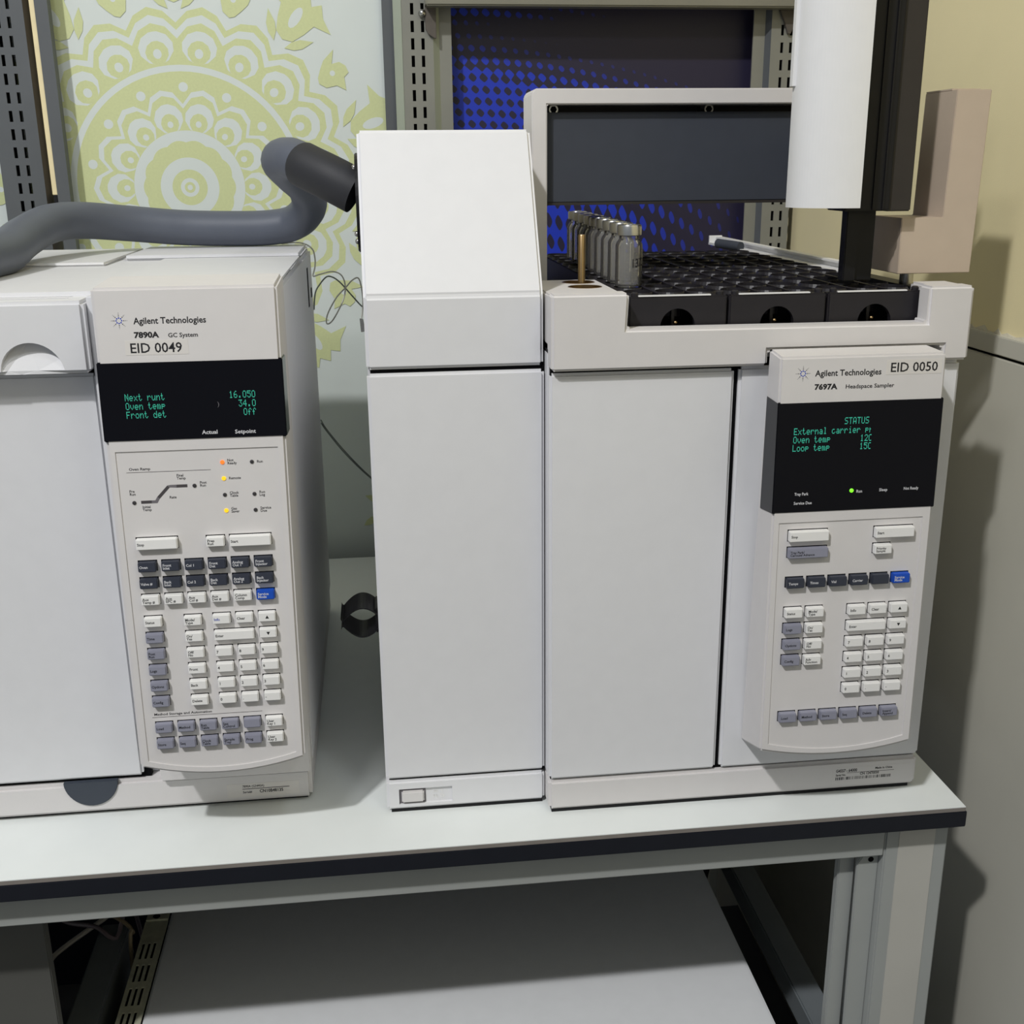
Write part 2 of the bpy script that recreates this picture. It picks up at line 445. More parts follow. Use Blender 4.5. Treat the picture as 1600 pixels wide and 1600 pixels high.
# ------------------------------------------------------------------ printed backboards
pw = root('floral_backboard', (-0.86, 0.835, -0.02), 'white backboard printed with a pale green floral mandala, behind the left instrument', 'backboard')
box('board', -1.35, -0.462, 0.832, 0.842, -0.02, 1.15, 'poster_white', pw, 0.001)
MC = Vector((-0.7825, 0.832, 0.552)); MS = 0.000337
lay = {}
def mlayer(k):
    return lay.setdefault(k, bmesh.new())
def flat(k, pts, off, fan=False):
    """k 'g' or 'w'; pts in mandala units; off layer index"""
    bm = mlayer(k)
    vs = [bm.verts.new((MC.x+p[0]*MS, MC.y-0.00003*(off+1), MC.z+p[1]*MS)) for p in pts]
    if fan:
        c = bm.verts.new((MC.x, MC.y-0.00003*(off+1), MC.z))
        for i in range(len(vs)): bm.faces.new((c, vs[i], vs[(i+1) % len(vs)]))
    else: bm.faces.new(vs)
def pol(r, a): return (r*math.sin(a), r*math.cos(a))
def disc(k, r, off, n=72): flat(k, [pol(r, 2*math.pi*i/n) for i in range(n)], off, True)
def place(pts, a, r=0, s=1):
    """local (t, rr) -> rotate so rr points at angle a (clockwise from up)"""
    out = []
    for t, q in pts:
        t *= s; q = r+q*s
        out.append((q*math.sin(a)+t*math.cos(a), q*math.cos(a)-t*math.sin(a)))
    return out
def zig(k, n, peak, valley, off, ph=0.0, bow=0.0):
    pts = []
    for i in range(n):
        a = 2*math.pi*(i+ph)/n; h = math.pi/n
        pts.append(pol(valley, a-h))
        pts.append(pol((valley+peak)/2+bow, a-h*0.55)); pts.append(pol(peak, a)); pts.append(pol((valley+peak)/2+bow, a+h*0.55))
    flat(k, pts, off, True)
def ell(w, h, n=14): return [(w*math.cos(2*math.pi*i/n), h*math.sin(2*math.pi*i/n)) for i in range(n)]
def petal(w, h, tip=1.0):
    L = [(0, 0), (w*0.55, h*0.10), (w*0.95, h*0.35), (w, h*0.6), (w*0.72, h*0.86), (w*0.25, h*0.99), (0, h*tip)]
    return L+[(-a, b) for a, b in L[-2:0:-1]]
NO = 20
zig('g', NO, 706, 640, 0, 0.5, 12); zig('w', NO, 676, 612, 1, 0.5, 12); zig('g', NO, 645, 580, 2, 0.5, 14)
for i in range(NO):
    a = 2*math.pi*(i+0.5)/NO
    flat('w', place(petal(70, 128), a, 485), 3+0.3*(i % 2))
    flat('g', place(petal(46, 92), a, 485), 4)
    flat('w', place(ell(17, 19), a, 528), 5)
disc('g', 492, 6); disc('w', 481, 7); disc('g', 456, 8)
for i in range(14):
    a = 2*math.pi*i/14+0.02
    flat('w', place(ell(19, 19), a, 396), 9)
zig('w', 14, 392, 330, 10, 0.5, 16); zig('g', 14, 370, 312, 11, 0.5, 14)
for i in range(14):
    a = 2*math.pi*(i+0.5)/14
    flat('w', place(petal(58, 118), a, 218), 12+0.3*(i % 2))
    flat('g', place(petal(36, 80), a, 218), 13)
    flat('w', place(ell(12, 13), a, 256), 14)
disc('w', 227, 15)
flat('g', [pol(180+9*abs(math.sin(7*t)), t) for t in [2*math.pi*i/126 for i in range(126)]], 16, True)
disc('w', 120, 17); disc('g', 72, 18); disc('w', 38, 19, 24); disc('g', 22, 20, 20); disc('w', 11, 21, 16)
tul = [(0, -110), (38, -95), (62, -45), (78, 5), (150, 20), (92, 52), (60, 92), (30, 62), (0, 100), (-30, 62), (-60, 92), (-92, 52), (-150, 20), (-78, 5), (-62, -45), (-38, -95)]
small = [(0, -70), (30, -55), (48, -15), (85, 5), (40, 30), (36, 56), (8, 62), (-18, 50), (-30, 20), (-70, 60), (-60, 0), (-42, -30), (-20, -60)]
leaf = [(0, -60), (16, -25), (18, 10), (0, 62), (-18, 10), (-16, -25)]
for i in range(10):
    a = 2*math.pi*i/10
    flat('g', place(tul, a, 825), 22)
    flat('w', place(ell(20, 46), a, 815), 23)
    for s in (-1, 1):
        flat('g', place([(p[0]*math.cos(s*0.75)+p[1]*math.sin(s*0.75)+s*66, p[1]*math.cos(s*0.75)-p[0]*math.sin(s*0.75)) for p in leaf], a, 735), 24 if s > 0 else 25)
    b = a+2*math.pi/20
    flat('g', place([(p[0]*(1 if i % 2 else -1), p[1]) for p in small], b, 762), 26)
    flat('w', place(ell(11, 11), b, 762), 27)
# a second motif starts near the bottom of the board
for (dx, dz, a, s) in ((830, -1470, 0.2, 0.9), (720, -1400, -1.2, 0.8), (745, -1690, 0.4, 0.7), (800, -1690, -0.4, 0.7), (690, -1500, 1.0, 0.6)):
    flat('g', [(dx+p[0], dz+p[1]) for p in place([(q[0]*1.5, q[1]*1.2) for q in leaf], a, 0, s)], 28)
for k, nm, mm in (('g', 'mandala_print', 'poster_green'), ('w', 'mandala_ground', 'poster_white')):
    tag(finish(nm, mlayer(k), mm, pw), kind='stuff')

bmeh = bmesh.new(); bmbox(bmeh, 0, 0.50, -0.004, 0.004, 0.35, 1.1)
me = bpy.data.meshes.new('halftone_board'); bmesh.ops.recalc_face_normals(bmeh, faces=bmeh.faces); bmeh.to_mesh(me); bmeh.free()
hb = link('halftone_backboard', me, 'halftone_blue', recenter=False); hb.location = (-0.42, 0.845, 0)
tag(hb, 'dark blue backboard printed with a halftone dot wave, framed by two slotted uprights', 'backboard')

# ------------------------------------------------------------------ slotted uprights and the cross beam
def upright(name, label, face, cols, z0, z1, zfirst, pitch, sh, sw, extra, m, y=0.80, group='slotted steel uprights behind the bench'):
    r = root(name, ((face[0]+face[1])/2, y, z0), label, 'upright', group)
    xs = [face[0]]; 
    for c in cols: xs += [c-sw/2, c+sw/2]
    xs.append(face[1])
    zs = [z0]; z = zfirst
    while z-pitch > z0: z -= pitch
    while z+sh < z1:
        if z > z0+0.005: zs += [z, z+sh]
        z += pitch
    zs.append(z1)
    gridplate('slotted_face', xs, zs, lambda i, j: i % 2 == 1 and j % 2 == 1, y, y+0.0022, m, r)
    for (nm, pts, mm) in extra:
        prism(nm, pts, 'z', z0, z1, mm, r)
    return r
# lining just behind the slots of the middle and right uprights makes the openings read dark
u1 = upright('slotted_upright', 'grey slotted steel upright between the floral and the blue backboard', (-0.4766, -0.4343), (-0.4625, -0.4484), -0.02, 1.05, 0.6865, 0.0222, 0.0145, 0.0045,
    [('flange', [(-0.488, 0.812), (-0.4770, 0.8000), (-0.4762, 0.8020), (-0.486, 0.815)], 'upright_pale'),
     ('flange', [(-0.4343, 0.8000), (-0.4338, 0.8022), (-0.4254, 0.813), (-0.4254, 0.810)], 'upright_pale'),
     ('flange', [(-0.4254, 0.8100), (-0.4254, 0.8130), (-0.4086, 0.813), (-0.4086, 0.810)], 'upright_grey'),
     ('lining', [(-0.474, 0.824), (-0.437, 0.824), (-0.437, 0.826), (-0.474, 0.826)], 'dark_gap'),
     ('flange', [(-0.503, 0.822), (-0.488, 0.822), (-0.488, 0.826), (-0.503, 0.826)], 'upright_dark')], 'upright_grey')
u2 = upright('slotted_upright', 'grey slotted steel upright in the corner beside the yellow side wall', (0.0455, 0.0867), (0.0620, 0.0749), -0.02, 1.05, 0.6810, 0.0232, 0.0140, 0.0042,
    [('flange', [(0.0225, 0.8100), (0.0395, 0.8100), (0.0395, 0.8130), (0.0225, 0.8130)], 'upright_grey'),
     ('flange', [(0.0395, 0.8100), (0.0395, 0.8125), (0.0453, 0.8022), (0.0455, 0.8000)], 'upright_dark'),
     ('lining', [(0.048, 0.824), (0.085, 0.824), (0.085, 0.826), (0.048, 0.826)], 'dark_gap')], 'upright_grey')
u3 = upright('slotted_upright', 'dark grey slotted steel upright with a cream strip, left of the green mandala', (-1.0265, -0.9714), (-1.0042, -0.9906), -0.02, 1.05, 0.6630, 0.0233, 0.0140, 0.0046,
    [('flange', [(-0.9714, 0.8000), (-0.9714, 0.8022), (-0.9640, 0.826), (-0.9640, 0.823)], 'bracket_dark'),
     ('side_bar', [(-0.9565, 0.8000), (-0.9399, 0.8000), (-0.9399, 0.8180), (-0.9565, 0.8180)], 'upright_dark'),
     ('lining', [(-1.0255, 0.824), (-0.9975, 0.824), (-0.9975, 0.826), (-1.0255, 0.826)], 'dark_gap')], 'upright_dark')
box('edge_strip', -0.9635, -0.9565, 0.802, 0.815, 0.5445, 1.04, 'cream_strip', u3, 0.0006)
box('strip_end', -0.9628, -0.9570, 0.802, 0.815, 0.5290, 0.5445, 'black_plastic', u3, 0.0006)
bmr = root('cross_beam', (-0.17, 0.785, 0.7835), 'grey steel cross beam bolted between two slotted uprights above the blue backboard', 'beam')
box('beam', -0.4448, 0.0930, 0.772, 0.799, 0.7835, 0.8300, 'beam_grey', bmr, 0.002)
prism('bracket', [(-0.4448, 0.790), (-0.4448, 0.757), (-0.441, 0.750), (-0.432, 0.7445), (-0.430, 0.7445), (-0.430, 0.790)], 'y', 0.7945, 0.7990, 'bracket_dark', bmr, 0.0006)
prism('bracket', [(0.055, 0.7834), (0.062, 0.768), (0.068, 0.752), (0.072, 0.752), (0.078, 0.765), (0.086, 0.7834)], 'y', 0.7945, 0.7990, 'bracket_dark', bmr, 0.0006)
bm = bmesh.new(); bmesh.ops.create_uvsphere(bm, u_segments=16, v_segments=10, radius=0.0055)
bmesh.ops.transform(bm, matrix=Matrix.Translation((-0.4485, 0.796, 0.7765)), verts=bm.verts); finish('bolt', bm, 'steel', bmr, True)

# ================================================================== bench
be = root('lab_bench', (-0.75, 0.395, -0.75), 'white topped lab bench with a black front edge and grey steel frame', 'bench')
box('laminate_sheet', -1.60, 0.0, 0.0, 0.79, -0.0008, 0.0, 'laminate', be)
box('laminate_core', -1.60, 0.0, 0.0, 0.79, -0.0047, -0.0008, 'laminate_edge', be)
box('edge_band', -1.60, 0.0015, -0.001, 0.79, -0.0211, -0.0047, 'black_edge', be, 0.0008)
box('apron', -1.58, -0.0660, 0.020, 0.045, -0.0610, -0.0211, 'bench_grey', be, 0.0015)
box('apron', -1.58, -0.0660, 0.735, 0.760, -0.0610, -0.0211, 'bench_grey', be, 0.0015)
def leg(x0, x1, y0, y1):
    l = box('leg', x0, x1, y0, y1, -0.74, -0.0211, 'bench_grey', be, 0.0015)
    box('leg_face', x0+0.0133, x1-0.0134, y0-0.0006, y0+0.004, -0.735, -0.0215, 'bench_light', l, 0.0003)
    box('foot', x0+0.012, x1-0.012, y0+0.012, y1-0.012, -0.75, -0.74, 'black_plastic', l, 0.001)
leg(-0.0656, -0.0025, 0.020, 0.080); leg(-0.0656, -0.0025, 0.70, 0.76)
leg(-1.58, -1.517, 0.020, 0.080); leg(-1.58, -1.517, 0.70, 0.76)
g = prism('gusset', [(-0.0785, -0.0613), (-0.0657, -0.0613), (-0.0657, -0.50), (-0.0840, -0.50), (-0.0868, -0.074)], 'y', 0.030, 0.034, 'bench_grey', be, 0.0008)
bm = bmesh.new(); bmloft(bm, [(p[0], 0.0296, p[1]) for p in cylpts((-0.0735, -0.0705), 0.0028, 16)], [(p[0], 0.0306, p[1]) for p in cylpts((-0.0735, -0.0705), 0.0028, 16)])
finish('bolt_hole', bm, 'dark_gap', g)
box('inner_channel', -0.101, -0.0845, 0.040, 0.050, -0.70, -0.0620, 'bench_grey', be, 0.001)
box('side_rail', -0.052, -0.018, 0.080, 0.70, -0.435, -0.400, 'rail_grey', be, 0.002)
box('back_panel', -1.517, -0.0660, 0.742, 0.750, -0.70, -0.0610, 'black_edge', be)

# ================================================================== under the bench
wc = root('equipment_cabinet', (-0.475, 0.33, -0.75), 'white flat topped equipment cabinet standing under the bench', 'cabinet')
box('cabinet_top', -0.812, -0.137, 0.03, 0.70, -0.325, -0.300, 'cabinet_white', wc, 0.003)
box('cabinet_body', -0.806, -0.143, 0.04, 0.70, -0.735, -0.325, 'cabinet_white', wc, 0.003)
for sx in (-0.78, -0.20):
    for sy in (0.07, 0.62):
        box('foot', sx, sx+0.03, sy, sy+0.03, -0.75, -0.735, 'black_plastic', wc, 0.002)
box('modesty_panel', -1.517, -0.866, 0.082, 0.094, -0.745, -0.0612, 'cabinet_dark', be, 0.001)
gr = root('slotted_rail', (-0.8285, 0.2, -0.75), 'galvanised steel rail with rows of slots beside the white cabinet', 'rail')
xs = [-0.8400]
for c in (-0.8340, -0.8275, -0.8210): xs += [c-0.0015, c+0.0015]
xs.append(-0.8130); ys = [0.02]; q = 0.040
while q < 0.33: ys += [q, q+0.0285]; q += 0.0385
ys = ys[:-2]+[0.3395] if ys[-1] > 0.335 else ys+[0.3395]
bm = bmesh.new()
for i in range(len(xs)-1):
    for j in range(len(ys)-1):
        if not (i % 2 == 1 and j % 2 == 1): bmbox(bm, xs[i], xs[i+1], ys[j], ys[j+1], -0.301, -0.2994)
bmesh.ops.remove_doubles(bm, verts=bm.verts, dist=1e-6)
finish('slotted_plate', bm, 'galvanised', gr)
box('plate_end', -0.8395, -0.8130, 0.3400, 0.352, -0.300, -0.2975, 'galvanised', gr, 0.0005)
bm = bmesh.new(); bmlathe(bm, [(0, -0.2975), (0.0042, -0.2975), (0.0042, -0.2969), (0, -0.2969)], -0.8275, 0.346, 16); finish('bolt_hole', bm, 'dark_gap', gr)
box('lining', -0.8395, -0.8135, 0.02, 0.339, -0.318, -0.309, 'dark_gap', gr)
box('web', -0.8400, -0.8135, 0.03, 0.33, -0.75, -0.318, 'galvanised', gr)
lb = root('support_beam', (-0.876, 0.2, -0.75), 'dull grey steel beam lying beside the slotted galvanised rail', 'beam')
box('beam', -0.893, -0.8585, 0.02, 0.3425, -0.345, -0.300, 'rail_grey', lb, 0.002)
box('web', -0.890, -0.8620, 0.04, 0.33, -0.75, -0.345, 'rail_grey', lb)
def cable(name, pts, r, m, label, cat='cable', group='cables under the bench'):
    o = tube(name, pts, r, m, None, 8, 6); tag(o, label, cat, group); return o
cable('cable', [(-0.95, 0.30, -0.330), (-0.938, 0.3066, -0.31), (-0.8907, 0.3392, -0.292), (-0.85, 0.39, -0.29), (-0.83, 0.5, -0.36), (-0.83, 0.55, -0.745)], 0.0030, 'cable_white', 'pale thick cable rising to the end of the grey steel beam')
cable('cable', [(-0.955, 0.36, -0.292), (-0.930, 0.345, -0.296), (-0.892, 0.318, -0.285), (-0.868, 0.31, -0.297), (-0.858, 0.37, -0.31), (-0.858, 0.48, -0.745)], 0.0026, 'cable_mauve', 'mauve grey cable crossing under the pale cable')
cable('cable', [(-0.93, 0.42, -0.25), (-0.905, 0.36, -0.284), (-0.880, 0.335, -0.280), (-0.850, 0.3145, -0.292), (-0.8510, 0.30, -0.33), (-0.8510, 0.28, -0.745)], 0.0024, 'cable_tan', 'thin tan cable running onto the slotted galvanised rail')
cable('cable', [(-0.93, 0.26, -0.40), (-0.915, 0.248, -0.387), (-0.899, 0.25, -0.42), (-0.899, 0.26, -0.745)], 0.0022, 'cable_tan', 'short tan cable end low between the dark panel and the beam')
cable('cable', [(-0.093, 0.50, -0.061), (-0.094, 0.48, -0.20), (-0.099, 0.45, -0.32), (-0.115, 0.44, -0.42), (-0.12, 0.45, -0.745)], 0.0075, 'black_plastic', 'thick black cable hanging down beside the white cabinet')
cable('cable', [(-0.085, 0.40, -0.745), (-0.07, 0.34, -0.62), (-0.064, 0.30, -0.56), (-0.052, 0.285, -0.535), (-0.040, 0.29, -0.545), (-0.03, 0.33, -0.62), (-0.03, 0.40, -0.745)], 0.006, 'black_plastic', 'black cable bent in an arch near the right bench leg')

# ================================================================== control panel kit
KEYM = {}
def keymesh(w, h, d=5.2):
    k = (round(w, 1), round(h, 1))
    if k not in KEYM:
        bm = bmesh.new()
        t = 0.25
        bmloft(bm, [(0, 0, -0.5), (w, 0, -0.5), (w, h, -0.5), (0, h, -0.5)],
               [(t, t, d), (w-t, t, d), (w-t, h-t*1.6, d), (t, h-t*1.6, d)])
        bmesh.ops.recalc_face_normals(bm, faces=bm.faces)
        top = [e for e in bm.edges if all(v.co.z > d-0.01 for v in e.verts) or abs(e.verts[0].co.z-e.verts[1].co.z) > 1]
        bmesh.ops.bevel(bm, geom=top, offset=0.55, segments=2, affect='EDGES')
        bmesh.ops.recalc_face_normals(bm, faces=bm.faces)
        me = bpy.data.meshes.new('key'); bm.to_mesh(me); bm.free()
        me.transform(Matrix.Scale(0.001, 4))
        KEYM[k] = me
    return KEYM[k]
KCOL = {'w': ('key_white', 'print_black'), 'g': ('key_grey', 'print_black'), 'd': ('key_dark', 'print_white'), 'b': ('key_blue', 'print_white')}
KCOPY = {}
def key(fr, parent, base, body, u, vtop, w, h, c, size=3.1):
    kk = (round(w, 1), round(h, 1), c)
    if kk not in KCOPY:
        me = keymesh(w, h).copy(); me.materials.append(MATS[KCOL[c][0]]); KCOPY[kk] = me
    o = bpy.data.objects.new('key', KCOPY[kk]); COL.objects.link(o)
    o.matrix_basis = fr.M @ Matrix.Translation((u*0.001, (vtop-h)*0.001, base*0.001))
    setpar(o, parent)
    if body in ('UP', 'DOWN'):
        bm = bmesh.new(); s = 1 if body == 'UP' else -1; cu, cv = u+w*0.52, vtop-h*0.5
        fpoly(bm, fr, [(cu-1.5, cv-1.3*s), (cu+1.5, cv-1.3*s), (cu, cv+1.5*s)], base+5.27)
        finish('legend', bm, KCOL[c][1], o)
    elif body:
        n = body.count('\n')
        top = vtop-h*0.5+size*0.36*(1 if n == 0 else 2.05)-size*0.72 + (0 if n else 0.2)
        lm = 'print_blue' if body == 'Info' and c == 'w' and fr is GCF else KCOL[c][1]
        text('legend', fr, body, u+1.2, top, size, lm, o, base+5.27, bold=0.02, xs=0.98)
    return (u, vtop, w, h)
def slots(fr, parent, base, rects):
    bm = bmesh.new()
    for (u, vt, w, h) in rects:
        fpoly(bm, fr, [(u-0.55, vt-h-0.2), (u+w+0.3, vt-h-0.2), (u+w+0.3, vt+0.75), (u-0.55, vt+0.75)], base+0.04)
    tag(finish('key_slots', bm, 'dark_gap', parent), kind='stuff')
def starburst(fr, parent, cu, cv, n=0.06):
    a = bmesh.new(); b = bmesh.new()
    def dot(bm, x, y, r): fpoly(bm, fr, [(x+r*math.cos(t), y+r*math.sin(t)) for t in [2*math.pi*i/10 for i in range(10)]], n)
    for i in range(8):
        t = 2*math.pi*i/8
        dot(a, cu+2.1*math.cos(t+math.pi/8*0), cv+2.1*math.sin(t), 0.60)
        for rr, s in ((3.7, 0.45), (5.0, 0.33), (6.1, 0.22)): dot(b, cu+rr*math.cos(t), cv+rr*math.sin(t), s)
    o = finish('logo', a, 'print_blue', parent); tag(o, kind='stuff')
    tag(finish('logo_rays', b, 'print_grey', o), kind='stuff')
def led(fr, parent, u, v, base, m, r=1.45):
    bm = bmesh.new(); bmlathe(bm, [(0, 0), (r, 0), (r, 0.5), (r*0.7, 0.95), (0, 1.1)], 0, 0, 16)
    bmesh.ops.transform(bm, matrix=fr.S @ Matrix.Translation((u, v, base)), verts=bm.verts)
    return finish('indicator_lamp', bm, m, parent, True)
def arc(u0_, u1_, v, sag, n=12):
    """points from right end to left end along a sagging curve"""
    out = []
    for i in range(n+1):
        t = i/n
        out.append((u1_+(u0_-u1_)*t, v-sag*(1-(2*t-1)**2)))
    return out
def panel_text(fr, parent, body, u, vmid, cap, m, bold=0.0, width=None, n=0.06):
    return text('lettering', fr, body, u, vmid-cap/2, cap/0.72, m, parent, n, bold, width)

# ================================================================== gas chromatograph (left instrument)
GC = root('gas_chromatograph', (-0.9, 0.34, 0.0), 'left white gas chromatograph with a keypad panel reading EID 0049', 'instrument')
GCF = Frame((-0.7453, 0.0406, 0.49), (-0.7453, 0.0185, 0.0883))
XL, XR = -1.19, -0.6065
box('body', XL, XR, 0.105, 0.584, 0.0345, 0.4813, 'white_plastic', GC, 0.003)
box('base', XL, -0.6078, 0.0931, 0.580, 0.0034, 0.0345, 'warm_white_plastic', GC, 0.0035)
box('plinth', XL+0.01, -0.6130, 0.100, 0.570, 0.0, 0.0034, 'black_plastic', GC)
box('lower_fascia', -0.7445, -0.6068, 0.0850, 0.106, 0.0352, 0.0900, 'warm_white_plastic', GC, 0.0015)
# oven door with the dark half-round pull below it
dr = box('oven_door', XL+0.001, -0.7612, 0.0935, 0.104, 0.0385, 0.4153, 'white_plastic', GC, 0.0025)
box('door_gap', XL+0.004, -0.7550, 0.0990, 0.1055, 0.0350, 0.4180, 'dark_gap', GC)
box('panel_flank', -0.7588, -0.7440, 0.0800, 0.108, 0.0905, 0.4800, 'white_plastic', GC, 0.001)
hp = [(-0.8331, 0.0368)]+[(-0.8089+0.0243*math.cos(t), 0.0368+0.0250*math.sin(t)) for t in [math.pi+math.pi*i/20 for i in range(1, 20)]]+[(-0.7846, 0.0368)]
prism('door_pull', hp, 'y', 0.0915, 0.0960, 'slate_plastic', GC, 0.0004)
# lid with a finger scoop
lid = box('oven_lid', XL+0.001, -0.7592, 0.0700, 0.30, 0.4195, 0.4775, 'white_plastic', GC, 0.003)
bm = bmesh.new(); cx, cz, R = -0.8055, 0.4205, 0.0248
bmloft(bm, [(p[0], 0.060, p[1]) for p in cylpts((cx, cz), R, 40)],
       [(p[0]+0.002, 0.0695+max(0.0, (p[1]-0.4190))*0.42, p[1]) for p in cylpts((cx, cz), R, 40)])
cut(lid, bm)
# top of the lid: ribs and four oval vents
for k in range(5): box('rib', -1.10, -0.775, 0.092+0.012*k, 0.0935+0.012*k, 0.4774, 0.4781, 'white_plastic', lid, 0.0003)
for (x, y) in ((-0.8595, 0.295), (-0.8318, 0.293), (-0.8599, 0.2213), (-0.8301, 0.2148)):
    bm = bmesh.new(); bmlathe(bm, [(0, 0), (0.011, 0), (0.011, 0.0007), (0.0085, 0.0007), (0, 0.0003)], 0, 0, 28)
    bmesh.ops.transform(bm, matrix=Matrix.Translation((x, y, 0.4774)) @ Matrix.Diagonal((1, 1.0, 1, 1)), verts=bm.verts)
    finish('vent', bm, 'print_midgrey', lid)
box('top_cover', -0.7560, -0.6085, 0.108, 0.424, 0.4810, 0.4838, 'white_plastic', GC, 0.002)
box('rear_cover', -0.800, -0.6085, 0.4285, 0.582, 0.4810, 0.4868, 'white_plastic', GC, 0.003)
box('rear_tray', XL+0.01, -0.805, 0.365, 0.582, 0.4810, 0.4850, 'white_metal', GC, 0.002)
box('top_seam', -0.7585, -0.7565, 0.108, 0.424, 0.4812, 0.4822, 'print_midgrey', GC)
# side openings
box('side_slot', -0.6068, -0.6060, 0.1120, 0.1132, 0.385, 0.462, 'dark_gap', GC)
box('side_slot', -0.6068, -0.6060, 0.485, 0.500, 0.420, 0.465, 'dark_gap', GC)
box('side_slot', -0.6068, -0.6060, 0.545, 0.560, 0.425, 0.436, 'dark_gap', GC)
# keypad panel: solid with a shallow recess for the keys
outl = [(0, 0), (141.3, 0)]+arc(0.6, 139.6, -402.3, 10.5)
bm = bmesh.new()
bmloft(bm, [GCF.p(a, b, 0) for a, b in outl], [Vector((GCF.p(a, b, 0).x, 0.108, GCF.p(a, b, 0).z+(0.003 if b > -1 else 0.0))) for a, b in outl])
bmesh.ops.recalc_face_normals(bm, faces=bm.faces); bev(bm, 0.0022, 2)
gp = finish('control_panel', bm, 'warm_white_plastic', GC)
inn = [(6.3, -128.3), (134.0, -128.5)]+arc(7.7, 132.3, -397.3, 9.0)
bm = bmesh.new(); bmloft(bm, [GCF.p(a, b, 5) for a, b in inn], [GCF.p(a, b, -0.9) for a, b in inn]); cut(gp, bm)
RB = -0.9
dsp = fbox('display_window', GCF, -0.9, 142.1, -120.2, -57.0, -30, 0.7, 'display_glass', GC, 0.8)
for s, u, v in (('Next runt', 18.3, -82.2), ('Oven temp', 18.4, -89.2), ('Front det', 18.4, -96.1)): dotline(GCF, s, u, v, 3.45, 5.6, dsp, 0.78)
for s, u, v in (('16.050', 98.9, -82.2), ('34.0', 105.8, -89.3), ('Off', 109.2, -96.2)): dotline(GCF, s, u, v, 3.5, 5.6, dsp, 0.78)
panel_text(GCF, dsp, ')', 89.2, -92.0, 3.6, 'print_midgrey', 0, 1.2, 0.78)
panel_text(GCF, dsp, 'Actual', 75.3, -114.4, 3.2, 'print_white', 0.02, 12.2, 0.78)
panel_text(GCF, dsp, 'Setpoint', 101.2, -114.8, 3.2, 'print_white', 0.02, 16.4, 0.78)
starburst(GCF, gp, 19.5, -25.1)
panel_text(GCF, gp, 'Agilent Technologies', 30.2, -25.4, 5.0, 'print_black', 0.022, 55.2)
panel_text(GCF, gp, '7890A', 29.8, -36.3, 4.4, 'print_black', 0.045, 19.0)
panel_text(GCF, gp, 'GC System', 55.6, -37.0, 3.4, 'print_black', 0.02, 22.7)
st = fbox('asset_sticker', GCF, 22.2, 70.3, -52.0, -40.6, 0.0, 0.15, 'sticker', GC)
text('lettering', GCF, 'EID 0049', 26.2, -50.2, 10.8, 'print_black', st, 0.2, 0.012, 39.2)
RT = RB+0.06
panel_text(GCF, gp, 'Oven Ramp', 15.6, -142.8, 2.2, 'print_black', 0.02, 16.6, RT)
fbox('print_line', GCF, 13.4, 79.5, -145.75, -145.35, RB, RT, 'print_grey', gp)
for t, u, v in (('Pre\nRun', 14.2, -162.0), ('Post\nRun', 70.0, -156.8), ('Final\nTemp', 52.2, -150.2), ('Initial\nTemp', 23.3, -175.2)):
    text('lettering', GCF, t, u, v, 3.0, 'print_black', gp, RT, 0.02)
text('lettering', GCF, 'Rate', 45.2, -168.0, 3.0, 'print_black', gp, RT, 0.02)
def band(pts, wd, m):
    bm = bmesh.new(); fpoly(bm, GCF, pts, RT); finish('ramp_mark', bm, m, gp)
w2 = 1.25
band([(22.6, -170.2-w2), (31.0, -170.2-w2), (31.0, -170.2+w2), (22.6, -170.2+w2)], 0, 'print_grey')
band([(31.0, -170.2-w2), (35.4, -170.2-w2), (37.6, -167.8), (35.7, -166.1), (33.9, -170.2+w2), (31.0, -170.2+w2)], 0, 'print_midgrey')
band([(37.6, -167.8), (46.0, -159.0), (44.2, -157.2), (35.7, -166.1)], 0, 'print_grey')
band([(46.0, -159.0), (47.3, -158.0-w2+0.3), (51.5, -158.0-w2), (51.5, -158.0+w2), (46.8, -158.0+w2), (44.2, -157.2)], 0, 'print_midgrey')
band([(51.5, -158.0-w2), (60.1, -158.0-w2), (60.1, -158.0+w2), (51.5, -158.0+w2)], 0, 'print_grey')
for u, v, m, t in ((17.3, -170.4, 'led_off', None), (65.7, -158.1, 'led_off', None), (89.1, -139.7, 'led_orange', 'Not\nReady'), (112.5, -140.2, 'led_off', 'Run'),
                   (89.3, -153.1, 'led_amber', 'Remote'), (89.1, -166.7, 'led_off', 'Clock\nTable'), (112.7, -166.9, 'led_off', 'Run\nLog'), (89.3, -179.9, 'led_amber', 'Gas\nSaver'), (112.7, -180.3, 'led_off', 'Service\nDue')):
    led(GCF, GC, u, v, RB, m, 1.75 if m != 'led_off' else 1.6)
    if t: text('lettering', GCF, t, u+3.9, v+(0.4 if '\n' in t else -1.0), 3.0, 'print_black', gp, RT, 0.02)
rc = []
K = lambda *a: rc.append(key(GCF, GC, RB, *a))
K('Stop', 15.9, -199.9, 33.0, 9.4, 'w'); K('Prep\nRun', 71.6, -200.5, 14.8, 8.5, 'w'); K('Start', 90.2, -200.5, 33.6, 9.2, 'w')
for r, (names, c) in enumerate(((('Oven', 'Front\nInlet', 'Col 1', 'Front\nDet', 'Analog\nOut 1', 'Front\nInjector'), 'd'), (('Valve #', 'Back\nInlet', 'Col 2', 'Back\nDet', 'Analog\nOut 2', 'Back\nInjector'), 'd'),
                                (('Aux\nTemp #', 'Aux\nEPC #', 'Aux\nCol #', 'Aux\nDet #', 'Column\nComp', 'Service\nMode'), 'w'))):
    for i, nm in enumerate(names):
        K(nm, 15.8+18.6*i, -219.5-14.25*r, 14.7, 8.5, 'b' if nm == 'Service\nMode' else c)
